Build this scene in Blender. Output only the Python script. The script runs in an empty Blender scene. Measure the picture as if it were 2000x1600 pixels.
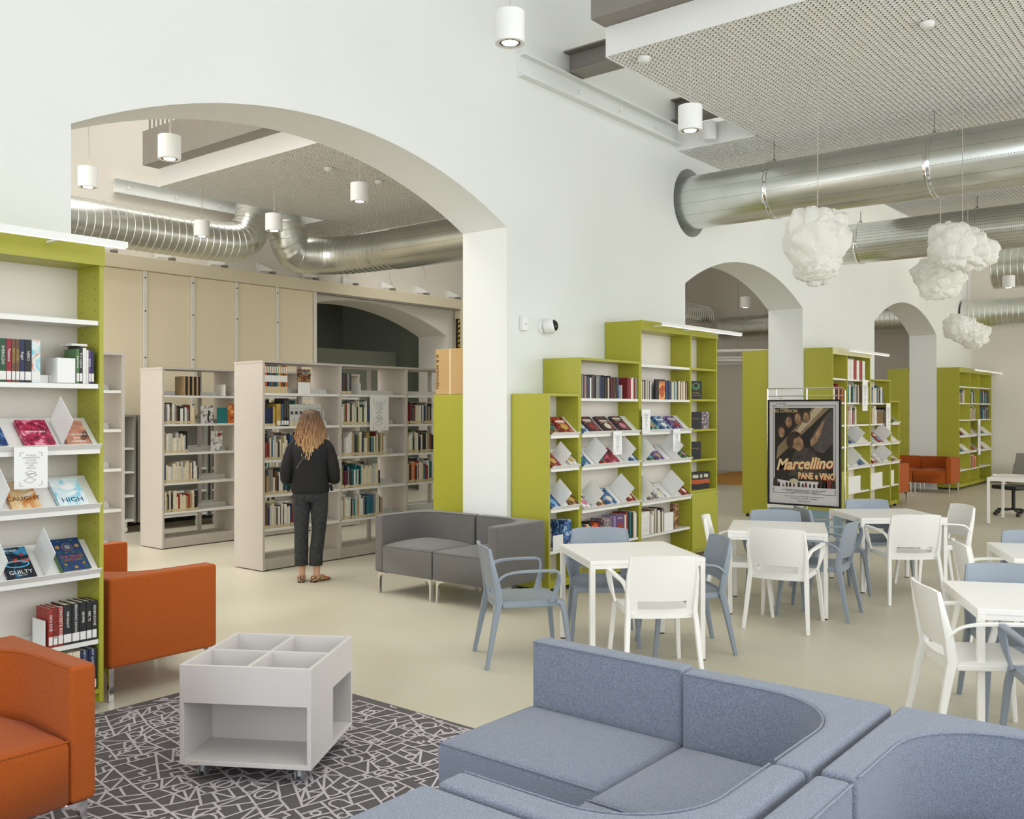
import bpy, math, random
from mathutils import Vector, Matrix, noise
R = random.Random(7)
C = bpy.context.scene.collection
sc = bpy.context.scene
PI = math.pi
# ------------------------------------------------------------------ camera, world, light, exposure
EYE = 1.72
cam = bpy.data.cameras.new('camera'); co = bpy.data.objects.new('camera', cam); C.objects.link(co)
cam.sensor_width = 36; cam.lens = 1832 / 2000 * 36; cam.clip_end = 200
co.location = (0, 0, EYE)
co.rotation_euler = (PI / 2, 0, math.atan2(.631, .776) - PI / 2)
sc.camera = co
sc.view_settings.view_transform = 'Standard'; sc.view_settings.look = 'None'
sc.view_settings.gamma = 1; sc.view_settings.use_curve_mapping = False
sc.view_settings.exposure = 0.0
w = bpy.data.worlds.new('sky'); sc.world = w; w.use_nodes = True
w.node_tree.nodes['Background'].inputs[0].default_value = (.93, .97, 1, 1)
w.node_tree.nodes['Background'].inputs[1].default_value = 1.1
def area(name, loc, rot, sx, sy, power, col=(1, 1, 1), spread=180):
    l = bpy.data.lights.new(name, 'AREA'); l.shape = 'RECTANGLE'; l.size = sx; l.size_y = sy
    l.energy = power; l.color = col; l.spread = math.radians(spread)
    o = bpy.data.objects.new(name, l); C.objects.link(o); o.location = loc; o.rotation_euler = rot; return o
area('window_daylight', (7.0, -6.3, 3.2), (PI / 2 + .14, 0, 0), 18, 5.0, 690, (.965, .985, 1))
area('window_daylight', (19.5, -6.3, 3.6), (PI / 2, 0, 0), 9, 6.0, 950, (1, .96, .88))
area('window_daylight', (-5.3, 0, 3.0), (PI / 2, 0, -PI / 2), 8, 4.5, 195, (.88, .95, 1), 120)
area('window_daylight', (-5.3, 9.8, 3.6), (PI / 2, 0, -PI / 2), 6, 5.5, 380, (1, .97, .94))
area('overhead_fill', (6, 9.8, 7.4), (0, 0, 0), 14, 5, 470, (1, .975, .95), 120)  # all the overhead lights are added fill; the ceiling has no openings
area('overhead_fill', (17, 9.8, 7.4), (0, 0, 0), 10, 5, 55, (1, .97, .9))
area('overhead_fill', (2.5, -.5, 7.4), (0, 0, 0), 8, 5, 115, (1, .985, .96), 110)  # added to brighten the floor, sofa seats and tabletops from above
area('overhead_fill', (16, 0, 7.4), (0, 0, 0), 14, 6, 220, (1, .96, .88))

# ------------------------------------------------------------------ materials
def lin(c):
    return tuple(((x / 255) / 12.92 if x / 255 <= .04045 else ((x / 255 + .055) / 1.055) ** 2.4) for x in c)
MT = {}
def mat(name, rgb, rough=.6, metal=0, var=0, vs=8, bump=0, bs=200, emit=0, trans=0, spec=.5, sheen=0, col2=None, stretch=None):
    if name in MT: return MT[name]
    m = bpy.data.materials.new(name); m.use_nodes = True; nt = m.node_tree; N = nt.nodes; L = nt.links
    b = N['Principled BSDF']; c = lin(rgb)
    b.inputs['Base Color'].default_value = (*c, 1); b.inputs['Roughness'].default_value = rough
    b.inputs['Metallic'].default_value = metal; b.inputs['Specular IOR Level'].default_value = spec
    if sheen: b.inputs['Sheen Weight'].default_value = sheen
    tc = N.new('ShaderNodeTexCoord')
    if var or col2:
        n = N.new('ShaderNodeTexNoise'); n.inputs['Scale'].default_value = vs; n.inputs['Detail'].default_value = 5
        if stretch:
            mp = N.new('ShaderNodeMapping'); mp.inputs['Scale'].default_value = stretch
            L.new(tc.outputs['Object'], mp.inputs[0]); L.new(mp.outputs[0], n.inputs['Vector'])
        else: L.new(tc.outputs['Object'], n.inputs['Vector'])
        r = N.new('ShaderNodeValToRGB'); e = r.color_ramp.elements
        e[0].position = .3; e[1].position = .7
        if col2: a, d = c, lin(col2)
        else: a = tuple(x * (1 - var) for x in c); d = tuple(min(1, x * (1 + var)) for x in c)
        e[0].color = (*a, 1); e[1].color = (*d, 1)
        L.new(n.outputs['Fac'], r.inputs[0]); L.new(r.outputs[0], b.inputs['Base Color'])
    if bump:
        n2 = N.new('ShaderNodeTexNoise'); n2.inputs['Scale'].default_value = bs; n2.inputs['Detail'].default_value = 3
        L.new(tc.outputs['Object'], n2.inputs['Vector'])
        bp = N.new('ShaderNodeBump'); bp.inputs['Strength'].default_value = bump; bp.inputs['Distance'].default_value = .01
        L.new(n2.outputs['Fac'], bp.inputs['Height']); L.new(bp.outputs[0], b.inputs['Normal'])
    if emit:
        b.inputs['Emission Color'].default_value = (*c, 1); b.inputs['Emission Strength'].default_value = emit
    if trans:
        t = N.new('ShaderNodeBsdfTranslucent'); t.inputs[0].default_value = (*c, 1)
        mx = N.new('ShaderNodeMixShader'); mx.inputs[0].default_value = trans
        L.new(b.outputs[0], mx.inputs[1]); L.new(t.outputs[0], mx.inputs[2]); L.new(mx.outputs[0], N['Material Output'].inputs[0])
    MT[name] = m; return m
WALL = mat('white_plaster', (234, 236, 233), .9, var=.012, vs=1.2, bump=.05, bs=30)
WALLB = mat('plaster_back', (230, 224, 214), .9, var=.012, vs=1.2)
DARKW = mat('sage_partition', (134, 138, 124), .85)
FLOOR = mat('resin_floor', (0, 0, 0), .38, spec=.4)
WHITE = mat('white_lacquer', (240, 240, 238), .4)
SHELFW = mat('white_metal_shelf', (238, 237, 232), .35)
PANELW = mat('cream_sheet_panel', (242, 228, 198), .5, var=.01, vs=2)
RAILC = mat('cream_rail', (230, 219, 192), .5)
GREEN = mat('lime_green_board', (170, 168, 50), .4, var=.015, vs=3)
GREYB = mat('warm_grey_board', (200, 192, 184), .5, var=.012, vs=4)
GREYD = mat('dark_grey_board', (140, 138, 130), .5)
STEEL = mat('painted_steel_grey', (138, 132, 124), .55, var=.04, vs=6)
BLACK = mat('black_rubber', (22, 22, 22), .5)
ORANGE = mat('orange_wool', (0, 0, 0), .9, bump=.25, bs=420, sheen=.08, col2=(1, 1, 1))
BLUE = mat('blue_grey_wool', (0, 0, 0), .9, bump=.6, bs=420, sheen=.3, col2=(1, 1, 1))
CHAR = mat('charcoal_wool', (0, 0, 0), .9, bump=.3, bs=420, sheen=.25, col2=(1, 1, 1))
def fab(m, a, b, sc_=260):
    for n in m.node_tree.nodes:
        if n.type == 'VALTORGB':
            n.color_ramp.elements[0].color = (*lin(a), 1); n.color_ramp.elements[1].color = (*lin(b), 1)
            n.color_ramp.elements[0].position = .35; n.color_ramp.elements[1].position = .65
            n.inputs[0].links[0].from_node.inputs['Scale'].default_value = sc_
fab(ORANGE, (160, 70, 2), (180, 88, 10)); fab(BLUE, (112, 122, 142), (152, 160, 178)); fab(CHAR, (92, 90, 87), (112, 109, 105))
CHROME = mat('chrome', (225, 225, 225), .12, 1)
PLW = mat('white_plastic', (246, 244, 240), .35)
PLG = mat('grey_blue_plastic', (142, 152, 164), .38)
TABLEW = mat('white_laminate', (248, 245, 240), .35)
LAMPW = mat('lamp_white', (240, 240, 238), .5)
GLOW = mat('lamp_glow', (255, 250, 235), .5, emit=6)
BARGLOW = mat('bar_glow', (255, 250, 240), .5, emit=1.3)
PAPER = mat('paper_white', (244, 244, 242), .8)
CRUMP = mat('crumpled_paper', (252, 251, 246), .8, trans=.45, bump=.12, bs=9)
CARD = mat('cardboard', (196, 160, 108), .8, var=.03, vs=5)
RUGD = mat('rug_dark', (96, 91, 92), .95, bump=.3, bs=500, var=.06, vs=150)
RUGL = mat('rug_light', (196, 188, 192), .95)
INK = mat('black_ink', (28, 26, 26), .6)
FAINT = mat('pale_ink', (188, 188, 192), .7)
PAGE = mat('book_pages', (228, 220, 200), .8)
def floor_nodes():
    nt = FLOOR.node_tree; N = nt.nodes; L = nt.links; b = N['Principled BSDF']
    tc = N.new('ShaderNodeTexCoord')
    a = N.new('ShaderNodeTexNoise'); a.inputs['Scale'].default_value = .55; a.inputs['Detail'].default_value = 6; a.inputs['Distortion'].default_value = .8
    r = N.new('ShaderNodeValToRGB'); e = r.color_ramp.elements
    e[0].position = .3; e[1].position = .7; e[0].color = (*lin((194, 187, 166)), 1); e[1].color = (*lin((210, 204, 186)), 1)
    L.new(tc.outputs['Object'], a.inputs['Vector']); L.new(a.outputs['Fac'], r.inputs[0]); L.new(r.outputs[0], b.inputs['Base Color'])
    r2 = N.new('ShaderNodeMapRange'); r2.inputs['To Min'].default_value = .3; r2.inputs['To Max'].default_value = .5
    L.new(a.outputs['Fac'], r2.inputs[0]); L.new(r2.outputs[0], b.inputs['Roughness'])
floor_nodes()
def duct_mat(name, dots):
    m = mat(name, (222, 224, 220), .3, 1, var=.06, vs=2.5, bump=.03, bs=5)
    if dots:
        nt = m.node_tree; N = nt.nodes; L = nt.links; b = N['Principled BSDF']
        tc = N.new('ShaderNodeTexCoord'); uv = tc.outputs['UV']
        sx = N.new('ShaderNodeSeparateXYZ'); L.new(uv, sx.inputs[0])
        def mth(op, x, y=None):
            n = N.new('ShaderNodeMath'); n.operation = op
            for i, q in enumerate((x, y)):
                if q is None: continue
                if isinstance(q, (int, float)): n.inputs[i].default_value = q
                else: L.new(q, n.inputs[i])
            return n.outputs[0]
        fu = mth('SUBTRACT', mth('FRACT', mth('MULTIPLY', sx.outputs[0], dots[0])), .5)
        fv = mth('SUBTRACT', mth('FRACT', mth('MULTIPLY', sx.outputs[1], dots[1])), .5)
        d = mth('ADD', mth('MULTIPLY', mth('POWER', mth('ABSOLUTE', fu), 2), 1), mth('MULTIPLY', mth('POWER', mth('ABSOLUTE', fv), 2), dots[2]))
        k = mth('LESS_THAN', d, .035)
        old = b.inputs['Base Color'].links[0].from_socket
        mx = N.new('ShaderNodeMix'); mx.data_type = 'RGBA'
        L.new(k, mx.inputs[0]); L.new(old, mx.inputs[6]); mx.inputs[7].default_value = (.16, .16, .15, 1)
        L.new(mx.outputs[2], b.inputs['Base Color'])
    return m
DUCT = duct_mat('galvanised_steel', None)
DUCTP = duct_mat('perforated_steel', (4, 14, 30))
DUCTQ = duct_mat('perforated_steel_dense', (4, 40, 1.6))

# ------------------------------------------------------------------ mesh builder
class MB:
    def __init__(s): s.v = []; s.f = []; s.m = []; s.uv = None
    def add(s, vs, fs, mi=0, M=None):
        o = len(s.v)
        s.v += [tuple(M @ Vector(p)) if M else tuple(p) for p in vs]
        s.f += [tuple(o + i for i in f) for f in fs]; s.m += [mi] * len(fs); return s
    def box(s, x0, x1, y0, y1, z0, z1, mi=0, M=None):
        vs = [(x0, y0, z0), (x1, y0, z0), (x1, y1, z0), (x0, y1, z0), (x0, y0, z1), (x1, y0, z1), (x1, y1, z1), (x0, y1, z1)]
        return s.add(vs, [(3, 2, 1, 0), (4, 5, 6, 7), (0, 1, 5, 4), (1, 2, 6, 5), (2, 3, 7, 6), (3, 0, 4, 7)], mi, M)
    def prism(s, poly, z0, z1, mi=0, M=None):
        n = len(poly)
        vs = [(x, y, z0) for x, y in poly] + [(x, y, z1) for x, y in poly]
        fs = [tuple(range(n - 1, -1, -1)), tuple(range(n, 2 * n))] + [(i, (i + 1) % n, n + (i + 1) % n, n + i) for i in range(n)]
        return s.add(vs, fs, mi, M)
    def rings(s, rings, mi=0, cap=True, close=False, M=None):
        n = len(rings[0]); vs = [p for r in rings for p in r]; fs = []
        for k in range(len(rings) - (0 if close else 1)):
            a = k * n; b = ((k + 1) % len(rings)) * n
            for i in range(n): fs.append((a + i, a + (i + 1) % n, b + (i + 1) % n, b + i))
        if cap and not close:
            fs.append(tuple(range(n - 1, -1, -1))); fs.append(tuple(range((len(rings) - 1) * n, len(rings) * n)))
        return s.add(vs, fs, mi, M)
    def cyl(s, p0, p1, r0, r1=None, n=16, mi=0, cap=True):
        return s.tube([p0, p1], [r0, r0 if r1 is None else r1], n, mi, cap)
    def tube(s, pts, r, n=12, mi=0, cap=True, flat=1, up0=None):
        pts = [Vector(p) for p in pts]; K = len(pts)
        rr = r if isinstance(r, (list, tuple)) else [r] * K
        T = []
        for i in range(K):
            a = pts[max(0, i - 1)]; b = pts[min(K - 1, i + 1)]; t = (b - a); t.normalize(); T.append(t)
        u = Vector(up0) if up0 else (Vector((0, 0, 1)) if abs(T[0].z) < .9 else Vector((1, 0, 0)))
        rings = []
        for i in range(K):
            u = (u - T[i] * u.dot(T[i])).normalized(); v = T[i].cross(u)
            rings.append([tuple(pts[i] + (u * math.cos(2 * PI * k / n) * flat + v * math.sin(2 * PI * k / n)) * rr[i]) for k in range(n)])
        return s.rings(rings, mi, cap)
    def sweep(s, pts, w, h, up=(0, 0, 1), mi=0):
        """rectangular section, w across, h along up; lists allowed"""
        pts = [Vector(p) for p in pts]; K = len(pts); u = Vector(up); rings = []
        W = w if isinstance(w, (list, tuple)) else [w] * K; H = h if isinstance(h, (list, tuple)) else [h] * K
        for i in range(K):
            t = (pts[min(K - 1, i + 1)] - pts[max(0, i - 1)]).normalized()
            side = t.cross(u)
            side.normalize(); nn = side.cross(t).normalized()
            c = .3
            pr = [(-1, -1 + c), (-1 + c, -1), (1 - c, -1), (1, -1 + c), (1, 1 - c), (1 - c, 1), (-1 + c, 1), (-1, 1 - c)]
            rings.append([tuple(pts[i] + side * a * W[i] / 2 + nn * b * H[i] / 2) for a, b in pr])
        return s.rings(rings, mi)
    def lathe(s, prof, n=24, c=(0, 0, 0), mi=0, cap=True):
        rings = [[(c[0] + r * math.cos(2 * PI * k / n), c[1] + r * math.sin(2 * PI * k / n), c[2] + z) for k in range(n)] for r, z in prof]
        return s.rings(rings, mi, cap)
    def mesh(s, name, mats, smooth=False, ang=35):
        me = bpy.data.meshes.new(name); me.from_pydata(s.v, [], s.f)
        for m in (mats if isinstance(mats, (list, tuple)) else [mats]): me.materials.append(m)
        if any(s.m): me.polygons.foreach_set('material_index', s.m)
        if smooth:
            me.polygons.foreach_set('use_smooth', [True] * len(me.polygons))
            try: me.set_sharp_from_angle(angle=math.radians(ang))
            except Exception: pass
        me.update(); return me
    def build(s, name, mats, parent=None, smooth=False, bevel=0, seg=2, ang=35, label=None, kind=None, loc=None, sub=0):
        o = bpy.data.objects.new(name, s.mesh(name, mats, smooth, ang)); C.objects.link(o)
        if parent: o.parent = parent
        if loc: o.location = loc
        if bevel:
            b = o.modifiers.new('bevel', 'BEVEL'); b.width = bevel; b.segments = seg; b.limit_method = 'ANGLE'; b.angle_limit = math.radians(40)
            b.harden_normals = smooth
        if sub:
            q = o.modifiers.new('sub', 'SUBSURF'); q.levels = sub; q.render_levels = sub
        if label: o['label'] = label
        if kind: o['kind'] = kind
        return o
def thing(name, label, cat, loc=(0, 0, 0), rz=0, group=None):
    o = bpy.data.objects.new(name, None); C.objects.link(o); o.empty_display_size = .1
    o.location = loc; o.rotation_euler = (0, 0, rz); o['label'] = label; o['category'] = cat
    if group: o['group'] = group
    return o
def tag(o, label, cat, group=None):
    o['label'] = label; o['category'] = cat
    if group: o['group'] = group
    return o
def dup(root, loc, rz, label, group=None, mats=None):
    r = root.copy(); C.objects.link(r); r.location = loc; r.rotation_euler = (0, 0, rz); r['label'] = label
    if group: r['group'] = group
    for ch in list(root.children):
        c = ch.copy(); C.objects.link(c); c.parent = r
        if mats and c.material_slots:
            for i, sl in enumerate(c.material_slots):
                if sl.material in mats:
                    mm = mats[sl.material]; sl.link = 'OBJECT'; sl.material = mm
        for g in list(ch.children):
            d = g.copy(); C.objects.link(d); d.parent = c
    return r
def struct(o): o['kind'] = 'structure'; return o
def frame(o, right, up):
    r = Vector(right).normalized(); u = Vector(up).normalized(); n = r.cross(u)
    M = Matrix((r, u, n)).transposed().to_4x4(); M.translation = Vector(o); return M
def text(s, size, M, m, parent, name='lettering', align='CENTER', sx=1, bold=.0, shear=0, label=None):
    cu = bpy.data.curves.new(name, 'FONT'); cu.body = s; cu.size = size; cu.align_x = align; cu.align_y = 'CENTER'
    cu.extrude = .0003; cu.offset = bold; cu.shear = shear; cu.resolution_u = 2
    t = bpy.data.objects.new(name, cu); C.objects.link(t)
    me = bpy.data.meshes.new_from_object(t); C.objects.unlink(t); bpy.data.objects.remove(t)
    me.materials.clear(); me.materials.append(m)
    o = bpy.data.objects.new(name, me); C.objects.link(o)
    S = Matrix.Diagonal((sx, 1, 1, 1))
    if parent:
        o.parent = parent
    o.matrix_basis = M @ S
    if label: o['label'] = label
    return o

# ------------------------------------------------------------------ structure: floor, walls, ceilings
Y1, Y2, Y3 = 5.65, 6.21, 13.3     # hall face, back-room face of the arcade wall; far wall
XE = 24.4
def arch_pts(xa, xb, zs, rise, n=24):
    h = (xb - xa) / 2; Rr = (h * h + rise * rise) / (2 * rise); cx = (xa + xb) / 2; cz = zs + rise - Rr
    a = math.asin(h / Rr)
    return [(cx + Rr * math.sin(-a + 2 * a * k / n), cz + Rr * math.cos(-a + 2 * a * k / n)) for k in range(n + 1)]
def arcade(y0, y1, x0, x1, ztop, arches, name, m, holes=()):
    """wall between y0..y1 with arches and round holes, as one mesh of vertical strips"""
    mb = MB()
    marks = [x0]
    segs = []   # (xa,xb, lower fn pts)
    xs = x0
    for (xa, xb, zs, rise) in arches:
        segs.append((xs, xa, None)); segs.append((xa, xb, arch_pts(xa, xb, zs, rise))); xs = xb
    segs.append((xs, x1, None))
    for xa, xb, pts in segs:
        if pts is None:
            hs = [h for h in holes if xa < h[0] < xb]
            if not hs:
                mb.box(xa, xb, y0, y1, 0, ztop); continue
        # pieces with holes: cut into column boxes around circle
            x = xa
            for hx, hz, hr in hs:
                mb.box(x, hx - hr, y0, y1, 0, ztop)
                n = 24
                cp = [(hx + hr * math.sin(-PI / 2 + PI * k / n), hr * math.cos(-PI / 2 + PI * k / n)) for k in range(n + 1)]
                for sgn, zc in ((1, ztop), (-1, 0)):
                    for k in range(n):
                        (a, b), (c, d) = cp[k], cp[k + 1]
                        b = hz + sgn * b; d = hz + sgn * d
                        q = [(a, y0, b), (c, y0, d), (c, y0, zc), (a, y0, zc), (a, y1, b), (c, y1, d), (c, y1, zc), (a, y1, zc)]
                        mb.add(q, [(0, 1, 2, 3), (7, 6, 5, 4), (0, 4, 5, 1)])
                x = hx + hr
            mb.box(x, xb, y0, y1, 0, ztop)
        else:
            for k in range(len(pts) - 1):
                (a, b), (c, d) = pts[k], pts[k + 1]
                q = [(a, y0, b), (c, y0, d), (c, y0, ztop), (a, y0, ztop), (a, y1, b), (c, y1, d), (c, y1, ztop), (a, y1, ztop)]
                mb.add(q, [(0, 1, 2, 3), (7, 6, 5, 4), (0, 4, 5, 1), (3, 2, 6, 7)])
    return struct(mb.build(name, m))
ZT = 7.6
struct(MB().box(-5, XE, -6, 19, -.1, 0).build('floor', FLOOR))
struct(MB().box(-5, XE + .3, -6.3, 19, ZT, ZT + .2).build('ceiling', WALL))
arcade(Y1, Y2, -5, XE, ZT, [(2.72, 6.87, 3.45, .51), (10.34 + .62, 14.06, 3.29, .44), (17.4, 21.43, 3.33, .50)], 'wall_main', WALL, [(10.40, 4.29, .41), (15.3, 4.36, .41)]) if False else None
# arches two and three; the duct hole sits over the left shoulder of the second arch
def main_wall():
    mb = MB(); y0, y1 = Y1, Y2
    arches = [(2.72, 6.87, 3.45, .51), (10.34, 14.06, 3.28, .46), (17.4, 21.43, 3.33, .50)]
    holes = [(10.47, 4.29, .42), (15.05, 4.36, .40)]
    xs = {-5, XE}
    for a in arches:
        for p in arch_pts(*a): xs.add(round(p[0], 4))
    for h in holes:
        for k in range(33): xs.add(round(h[0] - h[2] * math.cos(PI * k / 32), 4))
    xs = sorted(xs)
    def low(x, mid):
        for xa, xb, zs, rise in arches:
            if xa - 1e-3 < mid < xb + 1e-3:
                h = (xb - xa) / 2; Rr = (h * h + rise * rise) / (2 * rise); cx = (xa + xb) / 2; cz = zs + rise - Rr
                return cz + math.sqrt(max(0, Rr * Rr - (x - cx) ** 2))
        return 0
    def hole(x, mid):
        for hx, hz, hr in holes:
            if abs(mid - hx) < hr:
                d = math.sqrt(max(0, hr * hr - (x - hx) ** 2)); return hz - d, hz + d
        return None
    prev = None
    for a, c in zip(xs[:-1], xs[1:]):
        if c - a < 1e-5: continue
        mid = (a + c) / 2; la, lc = low(a, mid), low(c, mid); ha, hc = hole(a, mid), hole(c, mid)
        spans = [((la, lc), (ZT, ZT))] if not ha else [((la, lc), (ha[0], hc[0])), ((ha[1], hc[1]), (ZT, ZT))]
        for (b0, b1), (t0, t1) in spans:
            q = [(a, y0, b0), (c, y0, b1), (c, y0, t1), (a, y0, t0), (a, y1, b0), (c, y1, b1), (c, y1, t1), (a, y1, t0)]
            mb.add(q, [(0, 1, 2, 3), (7, 6, 5, 4), (0, 4, 5, 1), (3, 2, 6, 7)])
    for xa, xb, zs, rise in arches:   # jambs
        for x in (xa, xb): mb.add([(x, y0, 0), (x, y1, 0), (x, y1, zs), (x, y0, zs)], [(0, 1, 2, 3)])
    return struct(mb.build('wall_main', WALL))
main_wall()
# far wall of the back room with one wide arch
def far_wall():
    mb = MB(); y0, y1 = Y3, Y3 + .8
    pts = arch_pts(9.6, 14.2, 3.25, .5)
    mb.box(-5, 9.6, y0, y1, 0, ZT); mb.box(14.2, XE, y0, y1, 0, ZT)
    for (a, b), (c, d) in zip(pts[:-1], pts[1:]):
        q = [(a, y0, b), (c, y0, d), (c, y0, ZT), (a, y0, ZT), (a, y1, b), (c, y1, d), (c, y1, ZT), (a, y1, ZT)]
        mb.add(q, [(0, 1, 2, 3), (7, 6, 5, 4), (0, 4, 5, 1)])
    struct(mb.build('wall_back', WALLB))
far_wall()
struct(MB().box(XE, XE + .2, -6, 19, 0, ZT).build('wall_right', WALLB))
struct(MB().box(8, 18, 17.0, 17.2, 0, 4.2).build('wall_far_room', DARKW))
struct(MB().box(8, 18, 14.1, 17.2, 4.2, 4.4).build('ceiling_far_room', WALLB))
struct(MB().box(14.6, 14.8, 14.1, 17, 0, 4.2).build('wall_far_room_side', DARKW))
struct(MB().box(9.65, 14.15, 14.75, 14.8, 0, 2.95).build('trim_1', DARKW))
struct(MB().box(XE - .015, XE, -6, 5.2, 0, .07).build('baseboard_right', mat('brown_skirting', (140, 105, 75), .6)))
# window walls behind and beside the camera
def window_wall(name, axis, at, lo, hi, wins, z0, z1):
    mb = MB(); t = .3
    def bx(a, b, c, d):
        if axis == 'Y': mb.box(a, b, at - t, at, c, d)
        else: mb.box(at - t, at, a, b, c, d)
    x = lo
    for a, b in wins:
        bx(x, a, 0, ZT); bx(a, b, 0, z0); bx(a, b, z1, ZT); x = b
    bx(x, hi, 0, ZT)
    struct(mb.build(name, WALL))
    for i, (a, b) in enumerate(wins):
        fr = MB(); n = 4; f = .05
        def fx(a_, b_, c, d):
            if axis == 'Y': fr.box(a_, b_, at - .18, at - .12, c, d)
            else: fr.box(at - .18, at - .12, a_, b_, c, d)
        for k in range(n + 1):
            xx = a + (b - a - f) * k / n; fx(xx, xx + f, z0, z1)
        for k in range(4):
            zz = z0 + (z1 - z0 - f) * k / 3
            for q in range(n):
                xa = a + (b - a - f) * q / n + f; xb = a + (b - a - f) * (q + 1) / n; fx(xa, xb, zz, zz + f)
        global WN; WN += 1
        struct(fr.build('window_%d' % WN, WHITE))
WN = 0
window_wall('wall_front', 'Y', -6, -5, XE, [(-4, 0), (1, 5), (6, 10), (11, 15), (16, 20)], .6, 6.9)
window_wall('wall_left', 'X', -5, -6, 14, [(-4.5, -.5), (.5, 4.5), (7, 12.5)], .5, 6.8)

# ------------------------------------------------------------------ suspended egg-crate ceilings, mezzanine steel
def eggcrate(name, xa, xb, ya, yb, z, lab, corner=None, h=.255):
    """tray with an open-cell grid soffit; corner=(xc, yc): solid extension in x>=xc up to yc"""
    t = thing(name, lab, 'ceiling panel', ((xa + xb) / 2, (ya + yb) / 2, z))
    ox, oy, oz = t.location
    def L(mb, n, m, **k):
        mb.v = [(x - ox, y - oy, zz - oz) for x, y, zz in mb.v]; return mb.build(n, m, t, **k)
    regs = [(xa, xb, ya, yb)]
    if corner: regs.append((corner[0], xb, corner[1], corner[2]))
    for i, (a, b, c, d) in enumerate(regs):
        L(MB().box(a, b, c, d, z + h - .02, z + h), 'top_sheet', WHITE)
        g = MB(); p = .052; e = .024
        n = int((b - a) / p)
        for k in range(n + 1):
            x = a + k * p; g.box(x, x + e, c, d, z + .004, z + .026)
        n = int((d - c) / p)
        for k in range(n + 1):
            y = c + k * p; g.box(a, b, y, y + e * .5, z + .004, z + .026)
        L(MB().box(a, b, c, d, z + .04, z + .045), 'backing_sheet', BACKM)
        L(g, 'cell_grid', GRIDM, kind='stuff')
    f = MB(); s = .018
    f.box(xa - s, xa, ya, yb, z, z + h); f.box(xb, xb + s, ya, yb, z, z + h)
    if not corner:
        f.box(xa, xb, yb, yb + s, z, z + h); f.box(xa, xb, ya - s, ya, z, z + h)
    else:
        xc, c0, c1 = corner
        if c1 > yb:
            f.box(xa, xc, yb, yb + s, z, z + h); f.box(xc - s, xc, yb, c1, z, z + h); f.box(xa, xb, ya - s, ya, z, z + h); f.box(xb, xb + s, c0, c1, z, z + h)
        else:
            f.box(xa, xc, ya - s, ya, z, z + h); f.box(xc - s, xc, c0, c1, z, z + h); f.box(xa, xb, yb, yb + s, z, z + h)
    L(f, 'fascia', WHITE)
    return t
GRIDM = mat('grid_white', (250, 249, 244), .6); BACKM = mat('grid_backing', (206, 203, 190), .8)
ZC = 4.865
eggcrate('ceiling_panel', 7.03, 11.38, -4.5, 4.62, ZC, 'large white open-cell ceiling panel over the tables, nearest the camera', (10.15, 4.62, Y1))
eggcrate('ceiling_panel', 12.6, 19.5, -4.5, 4.62, ZC, 'white open-cell ceiling panel seen between the two big ducts')
eggcrate('ceiling_panel', 7.15, 11.28, 6.8, 12.25, ZC, 'white open-cell ceiling panel framed by the large arch', (10.15, 12.25, Y3))
def beam(name, xa, xb, ya, yb, z0, z1, lab, m=STEEL, g='steel mezzanine beams'):
    o = MB().box(xa, xb, ya, yb, z0, z1).build(name, m); return tag(o, lab, 'beam', g)
beam('steel_beam', 6.80, 7.02, -4.5, 4.64, 5.13, 5.75, 'grey steel edge beam above the white fascia, upper right')
beam('steel_beam', 6.90, 7.14, 6.9, 12.25, 5.125, 5.6, 'grey steel edge beam with railing, seen through the large arch')
def ibeam(x, y0, y1, z0, h, wd, lab):
    mb = MB().box(x, x + wd, y0, y1, z0, z0 + .015).box(x, x + wd, y0, y1, z0 + h - .015, z0 + h).box(x + wd * .45, x + wd * .52, y0, y1, z0 + .015, z0 + h - .015)
    return tag(mb.build('steel_joist', STEEL), lab, 'beam', 'steel mezzanine joists')
ibeam(7.78, 3.6, Y1, 5.15, .24, .24, 'grey steel joist running into the wall beside the near fascia corner')
ibeam(9.98, 3.6, Y1, 5.2, .26, .24, 'grey steel joist behind the far pendant lamp at the wall')
def channel(y, sgn, lab):
    t = thing('wall_channel', lab, 'channel', (8.6, y, 4.92))
    def b(x0, x1, ya, yb, z0, z1): return (x0 - 8.6, x1 - 8.6, min(ya * sgn, yb * sgn), max(ya * sgn, yb * sgn), z0, z1)
    m = MB(); m.box(*b(7.03, 10.17, 0, .02, 0, .22)).box(*b(7.03, 10.17, .02, .09, 0, .02)).box(*b(7.03, 10.17, .02, .09, .2, .22))
    m.build('channel_web', WALL, t)
    for k in range(4):
        x = 7.25 - 8.6 + k * .78; MB().cyl((x, .015 * sgn, .11), (x, .05 * sgn, .11), .022, n=6).build('bolt', WHITE, t)
channel(Y1, -1, 'white painted steel channel bolted high on the near wall')
channel(Y3, -1, 'white painted steel channel bolted on the back room wall')
# railing
t = thing('mezzanine_railing', 'dark vertical-bar railing above the grey beam in the back room', 'railing', (6.98, 9.6, 5.6))
MB().box(-.02, .02, -2.7, 2.65, .95, 1.0).build('top_rail', STEEL, t)
bar = MB().box(-.01, .01, -.012, .012, 0, .95).mesh('bar', STEEL)
for k in range(48):
    y = 2.6 - k * .11
    o = bpy.data.objects.new('bar', bar); C.objects.link(o); o.parent = t; o.location = (0, y, 0)

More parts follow.
